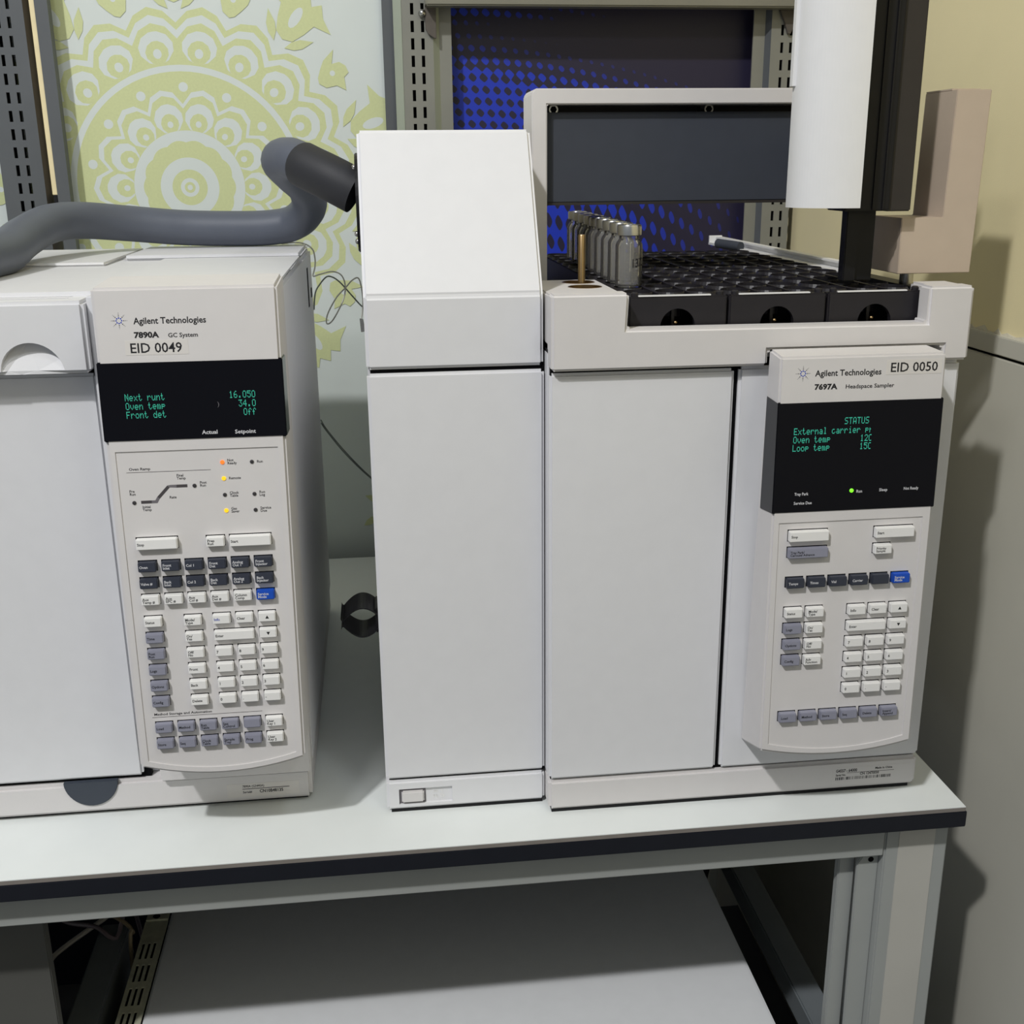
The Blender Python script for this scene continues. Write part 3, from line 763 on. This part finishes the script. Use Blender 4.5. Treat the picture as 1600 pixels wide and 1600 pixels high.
for k, nm in enumerate(('Status', 'Time', 'Post\nRun', 'Logs', 'Options', 'Config')): K(nm, 16.3, -267.0-14.22*k, 14.3, 8.5, 'w' if k == 0 else 'g')
for k, nm in enumerate(('Mode/\nType', 'On/\nYes', 'Off/\nNo', 'Front', 'Back', 'Delete')): K(nm, 48.3, -267.4-14.22*k, 14.3, 8.5, 'w')
K('Info', 71.6, -267.3, 14.4, 8.5, 'w', 3.2); K('Clear', 90.2, -267.3, 14.4, 8.5, 'w'); K('UP', 108.8, -267.3, 14.3, 8.5, 'w')
K('Enter', 71.7, -281.7, 32.9, 8.6, 'w'); K('DOWN', 108.8, -281.6, 14.3, 8.5, 'w')
for r, row in enumerate(('789', '456', '123', '0.-')):
    for i, nm in enumerate(row): K(nm, 71.5+18.65*i, -296.0-14.15*r, 14.2, 8.3, 'w', 3.4)
text('lettering', GCF, 'Method Storage and Automation', 16.3, -355.9, 3.0, 'print_black', gp, RT, 0.02, 47.6)
fbox('print_line', GCF, 14.4, 105.9, -357.7, -357.3, RB, RT, 'print_grey', gp)
for r, names in enumerate((('Load', 'Method', 'Run\nTable', 'Seq\nControl', '', 'User\nKey 1'), ('Store', 'Seq', 'Clock\nTable', 'Sample\nTray', 'Prog', 'User\nKey 2'))):
    for i, nm in enumerate(names): K(nm, 16.8+18.35*i, -361.8-14.6*r, 14.2, 8.5, 'w' if i == 5 else 'g')
slots(GCF, gp, RB, rc)
# serial sticker on the base
BF = Frame((-0.75, 0.0931, 0.0345), (-0.75, 0.0931, 0.0034))
ss = fbox('serial_sticker', BF, 63, 130, -25.5, -11.5, 0, 0.12, 'sticker', GC)
text('lettering', BF, '7890A (G3440A)', 77.5, -15.6, 3.3, 'print_black', ss, 0.16, 0.02, 20.0)
fbox('print_line', BF, 77.3, 121, -17.6, -16.9, 0.1, 0.16, 'print_grey', ss)
text('lettering', BF, 'Serial#', 77.5, -21.6, 3.1, 'print_black', ss, 0.16, 0.02, 8.5)
text('lettering', BF, 'CN10B48135', 93.0, -21.8, 4.6, 'print_black', ss, 0.16, 0.03, 22.0)

# ================================================================== headspace sampler (right instrument)
HS = root('headspace_sampler', (-0.285, 0.33, 0.0), 'right white headspace sampler with vial tray, keypad panel reading EID 0050', 'instrument')
SXL, SXM, SXR = -0.5377, -0.3895, -0.0314
# left column
box('left_base', SXL, SXM, 0.0601, 0.60, 0.0034, 0.0332, 'white_plastic', HS, 0.0025)
box('left_body', SXL+0.001, SXM, 0.072, 0.60, 0.0332, 0.4165, 'white_plastic', HS)
box('left_door', SXL, SXM, 0.0601, 0.071, 0.0352, 0.4135, 'white_plastic', HS, 0.0025)
box('door_gap', SXL+0.003, SXM-0.001, 0.0640, 0.0715, 0.0330, 0.4180, 'dark_gap', HS)
prism('hood', [(0.0601, 0.4168), (0.0601, 0.4765), (0.139, 0.6066), (0.56, 0.6066), (0.56, 0.4168)], 'x', SXL, SXM-0.0008, 'white_plastic', HS, 0.0028, 3)
box('left_plinth', SXL+0.004, SXM-0.002, 0.0625, 0.58, 0.0, 0.0034, 'black_plastic', HS)
# power switch in its recess
bs = [o for o in HS.children if o.name.startswith('left_base')][0]
bm = bmesh.new(); bmbox(bm, -0.5262, -0.4768, 0.055, 0.0626, 0.0088, 0.0246); cut(bs, bm)
box('power_button', -0.5238, -0.5030, 0.0585, 0.0630, 0.0108, 0.0222, 'warm_white_plastic', HS, 0.0012)
box('switch_well', -0.5258, -0.5015, 0.0620, 0.0627, 0.0092, 0.0242, 'print_midgrey', HS)
SWF = Frame((-0.50, 0.0626, 0.025), (-0.50, 0.0626, 0.005))
bm = bmesh.new()
ring = cylpts((14.0, -11.0), 1.7, 20); ri = cylpts((14.0, -11.0), 1.0, 20)
for i in range(20):
    j = (i+1) % 20; bm.faces.new([bm.verts.new(SWF.p(a, b, 0.2)) for a, b in (ring[i], ring[j], ri[j], ri[i])])
for q in ((13.6, -7.4, 14.2, -3.6), (5.6, -12.4, 6.6, -11.8), (6.3, -12.0, 6.8, -9.8), (6.3, -10.3, 9.0, -9.8), (8.6, -12.2, 9.1, -9.9), (8.7, -12.4, 10.2, -11.8),
          (5.6, -7.0, 10.2, -6.3), (6.4, -6.4, 6.9, -5.2), (6.4, -5.5, 9.2, -5.0), (8.8, -6.4, 9.3, -5.2)):
    fpoly(bm, SWF, [(q[0], q[1]), (q[2], q[1]), (q[2], q[3]), (q[0], q[3])], 0.2)
tag(finish('switch_symbols', bm, 'key_white', HS), kind='stuff')
# main section
box('base', SXM+0.001, SXR, 0.0401, 0.60, 0.0034, 0.0335, 'warm_white_plastic', HS, 0.0030)
box('plinth', SXM+0.004, SXR-0.006, 0.0430, 0.58, 0.0, 0.0034, 'black_plastic', HS)
box('main_body', SXM+0.0012, SXR, 0.0515, 0.60, 0.0335, 0.4290, 'white_plastic', HS, 0.001)
box('door_gap', SXM+0.003, SXR-0.004, 0.0450, 0.0520, 0.0335, 0.4200, 'dark_gap', HS)
box('main_door', SXM+0.0012, -0.2309, 0.0401, 0.0510, 0.0352, 0.4128, 'white_plastic', HS, 0.0025)
box('front_cover', -0.2269, SXR, 0.0401, 0.0510, 0.0352, 0.4140, 'white_plastic', HS, 0.0025)
# tray surround
tp = [(-0.388, 0.4159), (-0.388, 0.4780), (-0.3243, 0.4780), (-0.3257, 0.4488), (-0.0697, 0.4480), (-0.0697, 0.4780), (-0.0305, 0.4780), (-0.0305, 0.4159),
      (-0.0535, 0.4159), (-0.0535, 0.4290), (-0.2062, 0.4290), (-0.2062, 0.4159)]
prism('tray_surround', tp, 'y', 0.0310, 0.0520, 'warm_white_plastic', HS, 0.0022, 3)
box('surround_return', -0.388, -0.3262, 0.0500, 0.1680, 0.4300, 0.4765, 'warm_white_plastic', HS, 0.0015)
sr = [o for o in HS.children if o.name.startswith('surround_return')][0]
CUPS = ((-0.3475, 0.104), (-0.3462, 0.1440))
for (cx, cy) in CUPS:
    bm = bmesh.new(); bmlathe(bm, [(0, 0.455), (0.0150, 0.455), (0.0150, 0.49), (0, 0.49)], cx, cy, 32); cut(sr, bm)
    lathe('vial_cup', [(0.0, 0.4555), (0.0147, 0.4555), (0.0147, 0.4768), (0.0138, 0.4768), (0.0135, 0.4575), (0.0, 0.4575)], cx, cy, 'brass', HS, 32)
lathe('lift_pin', [(0, 0.4575), (0.0033, 0.4575), (0.0033, 0.5170), (0.0028, 0.5178), (0, 0.5178)], -0.3425, 0.1490, 'brass', HS, 16)
box('surround_return', -0.0628, SXR+0.0009, 0.0500, 0.0830, 0.4300, 0.4772, 'warm_white_plastic', HS, 0.0020)
box('side_ledge', -0.0525, SXR+0.0005, 0.0830, 0.60, 0.4290, 0.4700, 'black_plastic', HS, 0.002)
box('deck', -0.388, -0.055, 0.0520, 0.60, 0.4285, 0.4360, 'black_plastic', HS)
box('deck_wall', -0.388, -0.3840, 0.1690, 0.60, 0.4360, 0.4640, 'black_plastic', HS)
# channel along the right side of the tray
prism('side_channel', [(-0.0530, 0.4800), (-0.0440, 0.4800), (-0.0440, 0.4695), (-0.0632, 0.4695), (-0.0632, 0.4725), (-0.0480, 0.4725), (-0.0480, 0.4780), (-0.0530, 0.4780)][::-1], 'y', 0.24, 0.70, 'white_metal', HS)
box('channel_end', -0.0620, -0.0440, 0.700, 0.703, 0.4690, 0.4815, 'white_metal', HS)
bm = bmesh.new(); bmtube(bm, [(-0.080, 0.600, 0.4775), (-0.062, 0.560, 0.4755)], 0.0060, 16); finish('bumper', bm, 'gantry_dark', HS, True)
# gantry frame
FX0, FX1 = -0.3732, -0.3586
prism('gantry_frame', [(FX0, 0.4630), (FX0, 0.6420), (FX0+0.0035, 0.6464), (-0.045, 0.6464), (-0.045, 0.6322), (FX1, 0.6322), (FX1, 0.4630)], 'y', 0.25, 0.312, 'warm_white_plastic', HS, 0.0010)
bp_ = box('gantry_panel', FX1+0.0006, -0.046, 0.262, 0.300, 0.5420, 0.6256, 'gantry_dark', HS, 0.0008)
box('gantry_lip', FX1+0.0006, -0.046, 0.2600, 0.3005, 0.5395, 0.5420, 'dark_brown', HS)
box('gantry_back', FX1+0.0006, -0.046, 0.2920, 0.2990, 0.6256, 0.6322, 'dark_brown', HS)
for bx in (-0.3497, -0.196):
    bm = bmesh.new(); bmloft(bm, [(p[0], 0.2680, p[1]) for p in cylpts((bx, 0.6284), 0.0045, 20)], [(p[0], 0.2920, p[1]) for p in cylpts((bx, 0.6284), 0.0045, 20)])
    b_ = finish('bolt', bm, 'steel', HS)
    bm = bmesh.new(); bmloft(bm, [(p[0], 0.2676, p[1]) for p in cylpts((bx, 0.6284), 0.0033, 6)], [(p[0], 0.2684, p[1]) for p in cylpts((bx, 0.6284), 0.0033, 6)])
    finish('socket', bm, 'dark_gap', b_)
box('frame_foot', FX0, FX1, 0.25, 0.312, 0.4290, 0.4630, 'black_plastic', HS)
# travelling tower
def cover_profile(dx):
    fp = []
    for i in range(25):
        t = i/24*math.pi*0.5
        fp.append((-0.1303-(0.0485+dx)*math.cos(t), 0.0860-0.0410*math.sin(t)**0.8))
    return fp+[(-0.1303, 0.0860)]
prism('tower_cover', cover_profile(0.0), 'z', 0.5412, 0.765, 'white_metal', HS)
prism('tower_cover_flange', [(-0.1815, 0.0800), (-0.1770, 0.0800), (-0.1770, 0.0860), (-0.1815, 0.0860)], 'z', 0.6372, 0.765, 'white_metal', HS)
box('tower_column', -0.1290, -0.0890, 0.0800, 0.1200, 0.5372, 0.755, 'black_plastic', HS, 0.001)
box('tower_side', -0.0890, -0.0676, 0.0850, 0.0990, 0.5366, 0.755, 'dark_brown', HS, 0.001)
for gx in (-0.105, -0.0962, -0.0800): box('guide_rib', gx, gx+0.0016, 0.0785 if gx < -0.09 else 0.0855, 0.0900, 0.5385, 0.750, 'black_plastic', HS)
box('tower_arm', -0.0990, -0.0900, 0.1190, 0.2640, 0.5600, 0.6150, 'black_plastic', HS)
box('gripper_finger', -0.1225, -0.1110, 0.0880, 0.1000, 0.4780, 0.5375, 'black_plastic', HS, 0.0008)
box('gripper_finger', -0.1106, -0.0950, 0.0920, 0.1060, 0.4780, 0.5375, 'black_plastic', HS, 0.0008)
# L-shaped end cover of the gantry
prism('gantry_end_cover', [(-0.0668, 0.4820), (0.0003, 0.4820), (0.0030, 0.6357), (-0.0281, 0.6357), (-0.0300, 0.5302), (-0.0676, 0.5302)], 'y', 0.100, 0.158, 'shaded_cover_metal', HS, 0.0006)
box('cover_lip', -0.0280, -0.0020, 0.110, 0.157, 0.6355, 0.6368, 'shaded_cover_metal', HS)
lathe('cover_foot', [(0, 0.4700), (0.006, 0.4700), (0.006, 0.4822), (0, 0.4822)], -0.045, 0.128, 'steel', HS, 16)
# spring clip on the left side
CZ, CY0, CY1 = 0.1766, 0.100, 0.140
def jaw(sgn, nm):
    top = []
    for i in range(15):
        t = i/14; x = -0.5377-0.0325*t
        top.append((x, CZ+sgn*(0.0016+0.0140*math.sin(math.pi*(0.12+0.84*t))**0.9-0.002)))
    e = top[-1]
    lip = [(e[0]-0.0012, e[1]+sgn*0.0006), (e[0]-0.0022, e[1]+sgn*0.0028)]
    line = top+lip
    oth = [(x, z+sgn*0.0012) for x, z in line]
    return prism(nm, line+oth[::-1], 'y', CY0, CY1, 'black_plastic', HS)
jaw(1, 'clip_jaw'); jaw(-1, 'clip_jaw')
box('clip_base', -0.5410, -0.5377, 0.104, 0.136, CZ-0.012, CZ+0.012, 'black_plastic', HS, 0.0008)

# keypad panel
SPF = Frame((-0.2072, -0.0020, 0.4282), (-0.2072, -0.0120, 0.0800))
sl = SPF.L*1000
outl = [(0, 0), (140.6, 0)]+arc(-0.8, 138.6, -347.3, 8.5)
bm = bmesh.new(); A = [SPF.p(a, b, 0) for a, b in outl]; B = []
for (a, b), q in zip(outl, A):
    t = -b/sl; B.append(Vector((q.x+(0.0006 if a < 70 else -0.0035), 0.027+0.014*t, q.z+0.0024-0.0200*t)))
bmloft(bm, A, B); bmesh.ops.recalc_face_normals(bm, faces=bm.faces); bev(bm, 0.0018, 2)
sp = finish('control_panel', bm, 'warm_white_plastic', HS)
inn = [(5.8, -138.6), (131.8, -138.3)]+arc(6.3, 131.0, -341.7, 8.0)
bm = bmesh.new(); bmloft(bm, [SPF.p(a, b, 5) for a, b in inn], [SPF.p(a, b, -0.9) for a, b in inn]); cut(sp, bm)
bm = bmesh.new()
q = [(-0.5, -36.9), (140.9, -36.9), (140.7, -130.1), (-0.9, -130.1)]
bmloft(bm, [SPF.p(a, b, 0.5) for a, b in q], [SPF.p(a-(-0.4 if a < 70 else 3.0), b+(1.5 if b > -60 else -3.5), -(27+11*(-b/sl))) for a, b in q])
bmesh.ops.recalc_face_normals(bm, faces=bm.faces); bev(bm, 0.0006)
sd_ = finish('display_window', bm, 'display_glass', HS)
for s, u, v, cl in (('STATUS', 56.9, -50.6, None), ('External carrier pr', 14.2, -58.2, 79.6), ('Oven temp', 14.0, -65.2, None), ('Loop temp', 13.8, -72.1, None), ('120', 71.3, -65.4, 80.4), ('150', 71.2, -72.2, 80.4)):
    dotline(SPF, s, u, v, 3.58, 5.6, sd_, 0.58, cl)
for s, u, v, w in (('Run', 71.1, -113.5, 5.0), ('Sleep', 90.9, -113.1, 7.2), ('Not Ready', 112.4, -112.8, 13.0), ('Tray Park', 17.5, -113.9, 12.0), ('Service Due', 17.3, -121.7, 15.6)):
    panel_text(SPF, sd_, s, u, v, 2.5, 'print_white', 0.02, w, 0.58)
led(SPF, HS, 66.7, -112.7, 0.5, 'led_green', 1.7)
starburst(SPF, sp, 19.3, -13.6)
panel_text(SPF, sp, 'Agilent Technologies', 29.4, -13.6, 5.0, 'print_black', 0.022, 56.0)
panel_text(SPF, sp, '7697A', 29.6, -24.7, 4.4, 'print_black', 0.045, 19.3)
panel_text(SPF, sp, 'Headspace Sampler', 55.9, -25.1, 3.4, 'print_black', 0.02, 41.3)
st = fbox('asset_sticker', SPF, 89.2, 136.8, -16.6, -4.4, 0, 0.15, 'sticker', HS)
text('lettering', SPF, 'EID 0050', 93.2, -14.4, 10.8, 'print_black', st, 0.2, 0.012, 40.0)
rc = []
K = lambda *a: rc.append(key(SPF, HS, RB, *a))
K('Stop', 14.4, -145.4, 34.3, 9.4, 'w'); K('Start', 89.5, -145.4, 34.3, 9.3, 'w')
K('Tray Park/\nCarousel Advance', 14.4, -160.3, 34.5, 9.0, 'g', 2.9); K('Priority\nSample', 89.6, -160.3, 15.3, 8.6, 'w', 2.9)
for i, nm in enumerate(('Temps', 'Times', 'Vial', 'Carrier', '', 'Service\nMode')): K(nm, 14.3+18.72*i, -187.0, 15.3, 8.8, 'b' if i == 5 else 'd')
for k, nm in enumerate(('Status', 'Logs', 'Options', 'Config')): K(nm, 14.2, -213.9-14.6*k, 15.4, 8.8, 'w' if k == 0 else 'g')
for k, nm in enumerate(('Mode/\nType', 'On/\nYes', 'Off/\nNo', 'Adv\nFunction')): K(nm, 33.2, -213.9-14.7*k, 15.3, 8.8, 'w')
K('Info', 70.5, -214.0, 15.3, 8.8, 'w', 3.4); K('Clear', 89.4, -214.0, 15.2, 8.8, 'w'); K('UP', 108.1, -214.0, 15.3, 8.8, 'w')
K('Enter', 70.4, -228.8, 34.4, 8.9, 'w'); K('DOWN', 108.1, -228.9, 15.3, 8.7, 'w')
for r, row in enumerate(('789', '456', '123', '0.-')):
    for i, nm in enumerate(row): K(nm, 70.3+18.7*i, -243.4-14.5*r, 15.3, 8.8, 'w', 3.4)
for i, nm in enumerate(('Load', 'Method', 'Store', 'Seq', 'Delete', 'Insert/\nAppend')): K(nm, 14.2+18.54*i, -311.3, 15.3, 8.8, 'g')
slots(SPF, sp, RB, rc)
SBF = Frame((-0.1200, 0.0401, 0.0335), (-0.1200, 0.0401, 0.0034))
s1 = fbox('serial_sticker', SBF, 4.5, 82.0, -23.0, -7.0, 0, 0.10, 'warm_white_plastic', HS)
text('lettering', SBF, 'G4557 - 64000', 8.0, -12.0, 4.4, 'print_black', s1, 0.14, 0.03, 21.0)
text('lettering', SBF, 'Made in China', 47.0, -10.8, 3.0, 'print_black', s1, 0.14, 0.03, 17.0)
fbox('print_line', SBF, 19.0, 66.0, -13.2, -12.8, 0.05, 0.14, 'print_grey', s1)
text('lettering', SBF, 'Serial No.', 8.0, -16.0, 3.0, 'print_black', s1, 0.14, 0.03, 10.0)
text('lettering', SBF, 'CN 12470030', 32.0, -15.9, 3.8, 'print_black', s1, 0.14, 0.03, 19.0)
bm = bmesh.new(); x = 8.0; rnd = random.Random(5)
while x < 62:
    w = rnd.choice((0.3, 0.5, 0.9)); fpoly(bm, SBF, [(x, -20.3), (x+w, -20.3), (x+w, -17.2), (x, -17.2)], 0.14); x += w+rnd.choice((0.3, 0.45, 0.8, 1.2))
tag(finish('barcode', bm, 'print_black', s1), kind='stuff')

# ================================================================== vial racks (three, black, lifted out one by one)
def rack(x0, x1, label):
    y0, y1, zt = 0.0550, 0.5450, 0.4735
    r = root('vial_rack', ((x0+x1)/2, 0.30, 0.4362), label, 'vial rack', 'black vial racks in the sampler tray')
    fwl = box('front_wall', x0, x1, y0, y0+0.006, 0.4362, zt-0.0012, 'rack_black', r, 0.0012)
    cxm = (x0+x1)/2
    bm = bmesh.new(); bmloft(bm, [(p[0], y0-0.01, p[1]) for p in cylpts((cxm, 0.4472), 0.0148, 32)], [(p[0], y0+0.02, p[1]) for p in cylpts((cxm, 0.4472), 0.0148, 32)]); cut(fwl, bm)
    box('recess', cxm-0.018, cxm+0.018, y0+0.018, y0+0.021, 0.4362, 0.4680, 'dark_gap', r)
    box('recess_rib', cxm-0.003, cxm-0.0005, y0+0.010, y0+0.018, 0.4362, 0.4665, 'rack_black', r)
    bm = bmesh.new(); bmesh.ops.create_uvsphere(bm, u_segments=12, v_segments=8, radius=0.0018)
    bmesh.ops.transform(bm, matrix=Matrix.Translation((cxm-0.001, y0+0.004, 0.4498)), verts=bm.verts); finish('screw', bm, 'brass', r, True)
    box('side_wall', x0, x0+0.003, y0+0.006, y1, 0.4362, zt-0.004, 'rack_black', r)
    box('side_wall', x1-0.003, x1, y0+0.006, y1, 0.4362, zt-0.004, 'rack_black', r)
    box('back_wall', x0, x1, y1-0.004, y1, 0.4362, zt-0.004, 'rack_black', r)
    box('label_strip', x0+0.008, x1-0.014, y0+0.0005, y0+0.0045, zt-0.0013, zt-0.0003, 'white_metal', r)
    for cx in (x0+0.0055, x1-0.0055):
        lathe('corner_post', [(0, zt-0.006), (0.0032, zt-0.006), (0.0032, zt+0.0012), (0.0022, zt+0.0022), (0, zt+0.0022)], cx, y0+0.0045, 'rack_black', r, 14)
    # perforated top: 3 x 12 round pockets with rims
    bm = bmesh.new(); nx, ny = 3, 12; cw = (x1-x0)/nx; cy_ = 0.0394; ys0 = 0.0659; R = 0.0122
    n = 24
    for i in range(nx):
        for j in range(ny):
            cx = x0+cw*(i+0.5); cy = ys0+cy_*(j+0.5)
            o_, a_, b_, c_ = [], [], [], []
            for k in range(n):
                t = 2*math.pi*k/n; c, s = math.cos(t), math.sin(t)
                m = max(abs(c)/(cw/2), abs(s)/(cy_/2)); 
                o_.append(bm.verts.new((cx+c/m, cy+s/m, zt-0.0030)))
                a_.append(bm.verts.new((cx+(R+0.0014)*c, cy+(R+0.0014)*s*1.25, zt-0.0030)))
                b_.append(bm.verts.new((cx+R*c, cy+R*s*1.25, zt)))
                c_.append(bm.verts.new((cx+R*c*0.985, cy+R*s*1.23, zt-0.020)))
            for k in range(n):
                h = (k+1) % n
                bm.faces.new((o_[k], o_[h], a_[h], a_[k])); bm.faces.new((a_[k], a_[h], b_[h], b_[k])); bm.faces.new((b_[k], b_[h], c_[h], c_[k]))
    bmbox(bm, x0, x1, y0+0.005, ys0, zt-0.006, zt-0.0015)
    tag(finish('pocket_grid', bm, 'rack_black', r), kind='stuff')
    for i in (1, 2): box('rib', x0+cw*i-0.0008, x0+cw*i+0.0008, ys0, ys0+cy_*12, zt-0.004, zt-0.0002, 'rack_black', r)
    return r
rack(-0.3193, -0.2357, 'black vial rack holding the row of glass vials')
rack(-0.2335, -0.1497, 'empty black vial rack in the middle of the tray')
rack(-0.1475, -0.0640, 'empty black vial rack at the right end of the tray')

# ================================================================== glass vials
def vial(x, y, label, mark=False):
    z = 0.4737
    v = root('glass_vial', (x, y, z), label, 'vial', 'row of capped glass vials on the rack')
    Rb = 0.0119
    lathe('glass_body', [(0, z), (Rb-0.001, z), (Rb, z+0.001), (Rb, z+0.036), (Rb-0.0012, z+0.0388), (0.0088, z+0.0412), (0.0086, z+0.0465), (0.0098, z+0.0475), (0.0098, z+0.0500),
                         (0.0070, z+0.0500), (0.0070, z+0.0415), (Rb-0.0022, z+0.0375), (Rb-0.0011, z+0.0345), (Rb-0.0011, z+0.0028), (0, z+0.0022)], x, y, 'glass', v, 28)
    lathe('crimp_cap', [(0.0092, z+0.0440), (0.0106, z+0.0446), (0.0108, z+0.0515), (0.0102, z+0.0532), (0.0060, z+0.0536), (0.0055, z+0.0529), (0, z+0.0529)], x, y, 'alu_cap', v, 28)
    if mark:
        me = textmesh('13/2', 0.0105, 0.01, xs=0.72)
        for q in me.vertices:
            a = -math.pi/2 + (q.co.x-0.004)/Rb+0.28; h = q.co.y+q.co.x*0.12
            q.co = Vector((x+(Rb+0.00012)*math.cos(a), y+(Rb+0.00012)*math.sin(a), z+0.017+h))
        link('marker_writing', me, 'print_black', v)
    return v
NV = 9
for i in range(NV):
    t = i/(NV-1)
    lab = ('glass vial with handwritten mark, nearest of the row' if i == 0 else 'clear glass vial with crimp cap, farthest of the row' if i == NV-1 else
           '%s glass vial from the front of the row, aluminium crimp cap' % ('', 'second', 'third', 'fourth', 'fifth', 'sixth', 'seventh', 'eighth')[i])
    vial(-0.3046+0.0095*t, 0.1255+0.315*t, lab, i == 0)

# ================================================================== heated transfer line
tl = root('transfer_line', (-0.75, 0.5, 0.4868), 'grey foam covered transfer hose looping from the chromatograph top to the sampler hood', 'hose')
hp = [(-0.905, 0.14, 0.4990), (-0.894, 0.20, 0.4988), (-0.8885, 0.26, 0.4988), (-0.8861, 0.31, 0.5005), (-0.8862, 0.38, 0.5114), (-0.8764, 0.45, 0.5215), (-0.8544, 0.50, 0.5220), (-0.8136, 0.538, 0.5165), (-0.759, 0.553, 0.5105), (-0.706, 0.555, 0.5082),
      (-0.653, 0.552, 0.5085), (-0.621, 0.545, 0.5145), (-0.602, 0.52, 0.532), (-0.601, 0.48, 0.554), (-0.613, 0.42, 0.572), (-0.619, 0.37, 0.584), (-0.606, 0.342, 0.586), (-0.590, 0.325, 0.578)]
tube('foam_sleeve', hp, 0.0205, 'foam', tl, 20, 10)
bm = bmesh.new(); q = spline([(-0.594, 0.329, 0.580), (-0.586, 0.321, 0.576), (-0.565, 0.307, 0.566), (-0.5425, 0.300, 0.554)], 5); bmtube(bm, q, 0.0224, 28)
finish('black_sleeve', bm, 'black_sleeve', tl, True)
bm = bmesh.new(); bmloft(bm, [(-0.5379, 0.300+a, 0.543+b) for a, b in cylpts((0, 0), 0.0475, 36)], [(-0.5425, 0.300+a, 0.543+b) for a, b in cylpts((0, 0), 0.0475, 36)])
bmesh.ops.recalc_face_normals(bm, faces=bm.faces); bev(bm, 0.0008)
fg = finish('flange', bm, 'black_plastic', tl)
for a, b in ((0.02, 0.034), (-0.02, 0.034), (0.0, -0.037), (-0.03, -0.028)):
    bm = bmesh.new(); bmesh.ops.create_uvsphere(bm, u_segments=12, v_segments=8, radius=0.0028)
    bmesh.ops.transform(bm, matrix=Matrix.Translation((-0.5428, 0.300+a, 0.543+b)), verts=bm.verts); finish('screw', bm, 'steel', fg, True)

# loose wires and tubing between the instruments
w1 = [(-0.640, 0.575, 0.4882), (-0.618, 0.587, 0.4880), (-0.6045, 0.5905, 0.4805), (-0.602, 0.600, 0.467), (-0.603, 0.602, 0.456), (-0.6055, 0.600, 0.446), (-0.597, 0.600, 0.448), (-0.581, 0.600, 0.451), (-0.570, 0.600, 0.446), (-0.566, 0.600, 0.432),
      (-0.570, 0.600, 0.414), (-0.584, 0.600, 0.390), (-0.592, 0.600, 0.386), (-0.590, 0.604, 0.398), (-0.578, 0.605, 0.418), (-0.566, 0.605, 0.430), (-0.556, 0.605, 0.440), (-0.548, 0.605, 0.440), (-0.5445, 0.604, 0.414), (-0.5475, 0.604, 0.390)]
wr_ = root('bonding_wire', (-0.59, 0.6, 0.386), 'thin pale looped wire with a small clip between the two instruments', 'wire')
tube('wire', w1, 0.00095, 'wire_white', wr_, 8, 8)
prism('wire_clip', [(-0.5500, 0.391), (-0.5455, 0.390), (-0.5430, 0.374), (-0.5490, 0.373)], 'y', 0.6025, 0.6055, 'steel', wr_, 0.0005)
w2_ = tube('thin_cable', [(-0.6065, 0.588, 0.405), (-0.604, 0.596, 0.425), (-0.598, 0.608, 0.435), (-0.589, 0.608, 0.444), (-0.581, 0.608, 0.443), (-0.573, 0.608, 0.437), (-0.566, 0.608, 0.429), (-0.557, 0.608, 0.418), (-0.544, 0.606, 0.404), (-0.53, 0.603, 0.40)], 0.0010, 'tube_grey', None, 8, 8)
tag(w2_, 'thin grey cable arching behind the looped pale wire', 'cable')
for k, lab in ((0, 'upper of two thin capillary tubes running down behind the sampler'), (1, 'lower of two thin capillary tubes running down behind the sampler')):
    o = tube('capillary_tube', [(-0.6062, 0.590, 0.262-0.004*k), (-0.6000, 0.604+0.004*k, 0.246-0.004*k), (-0.5771, 0.604, 0.2145-0.003*k), (-0.5449, 0.604, 0.1780-0.0015*k), (-0.50, 0.603, 0.14-0.001*k)], 0.0008, 'tube_grey', None, 8, 8)
    tag(o, lab, 'tube', 'capillary tubes between the instruments')
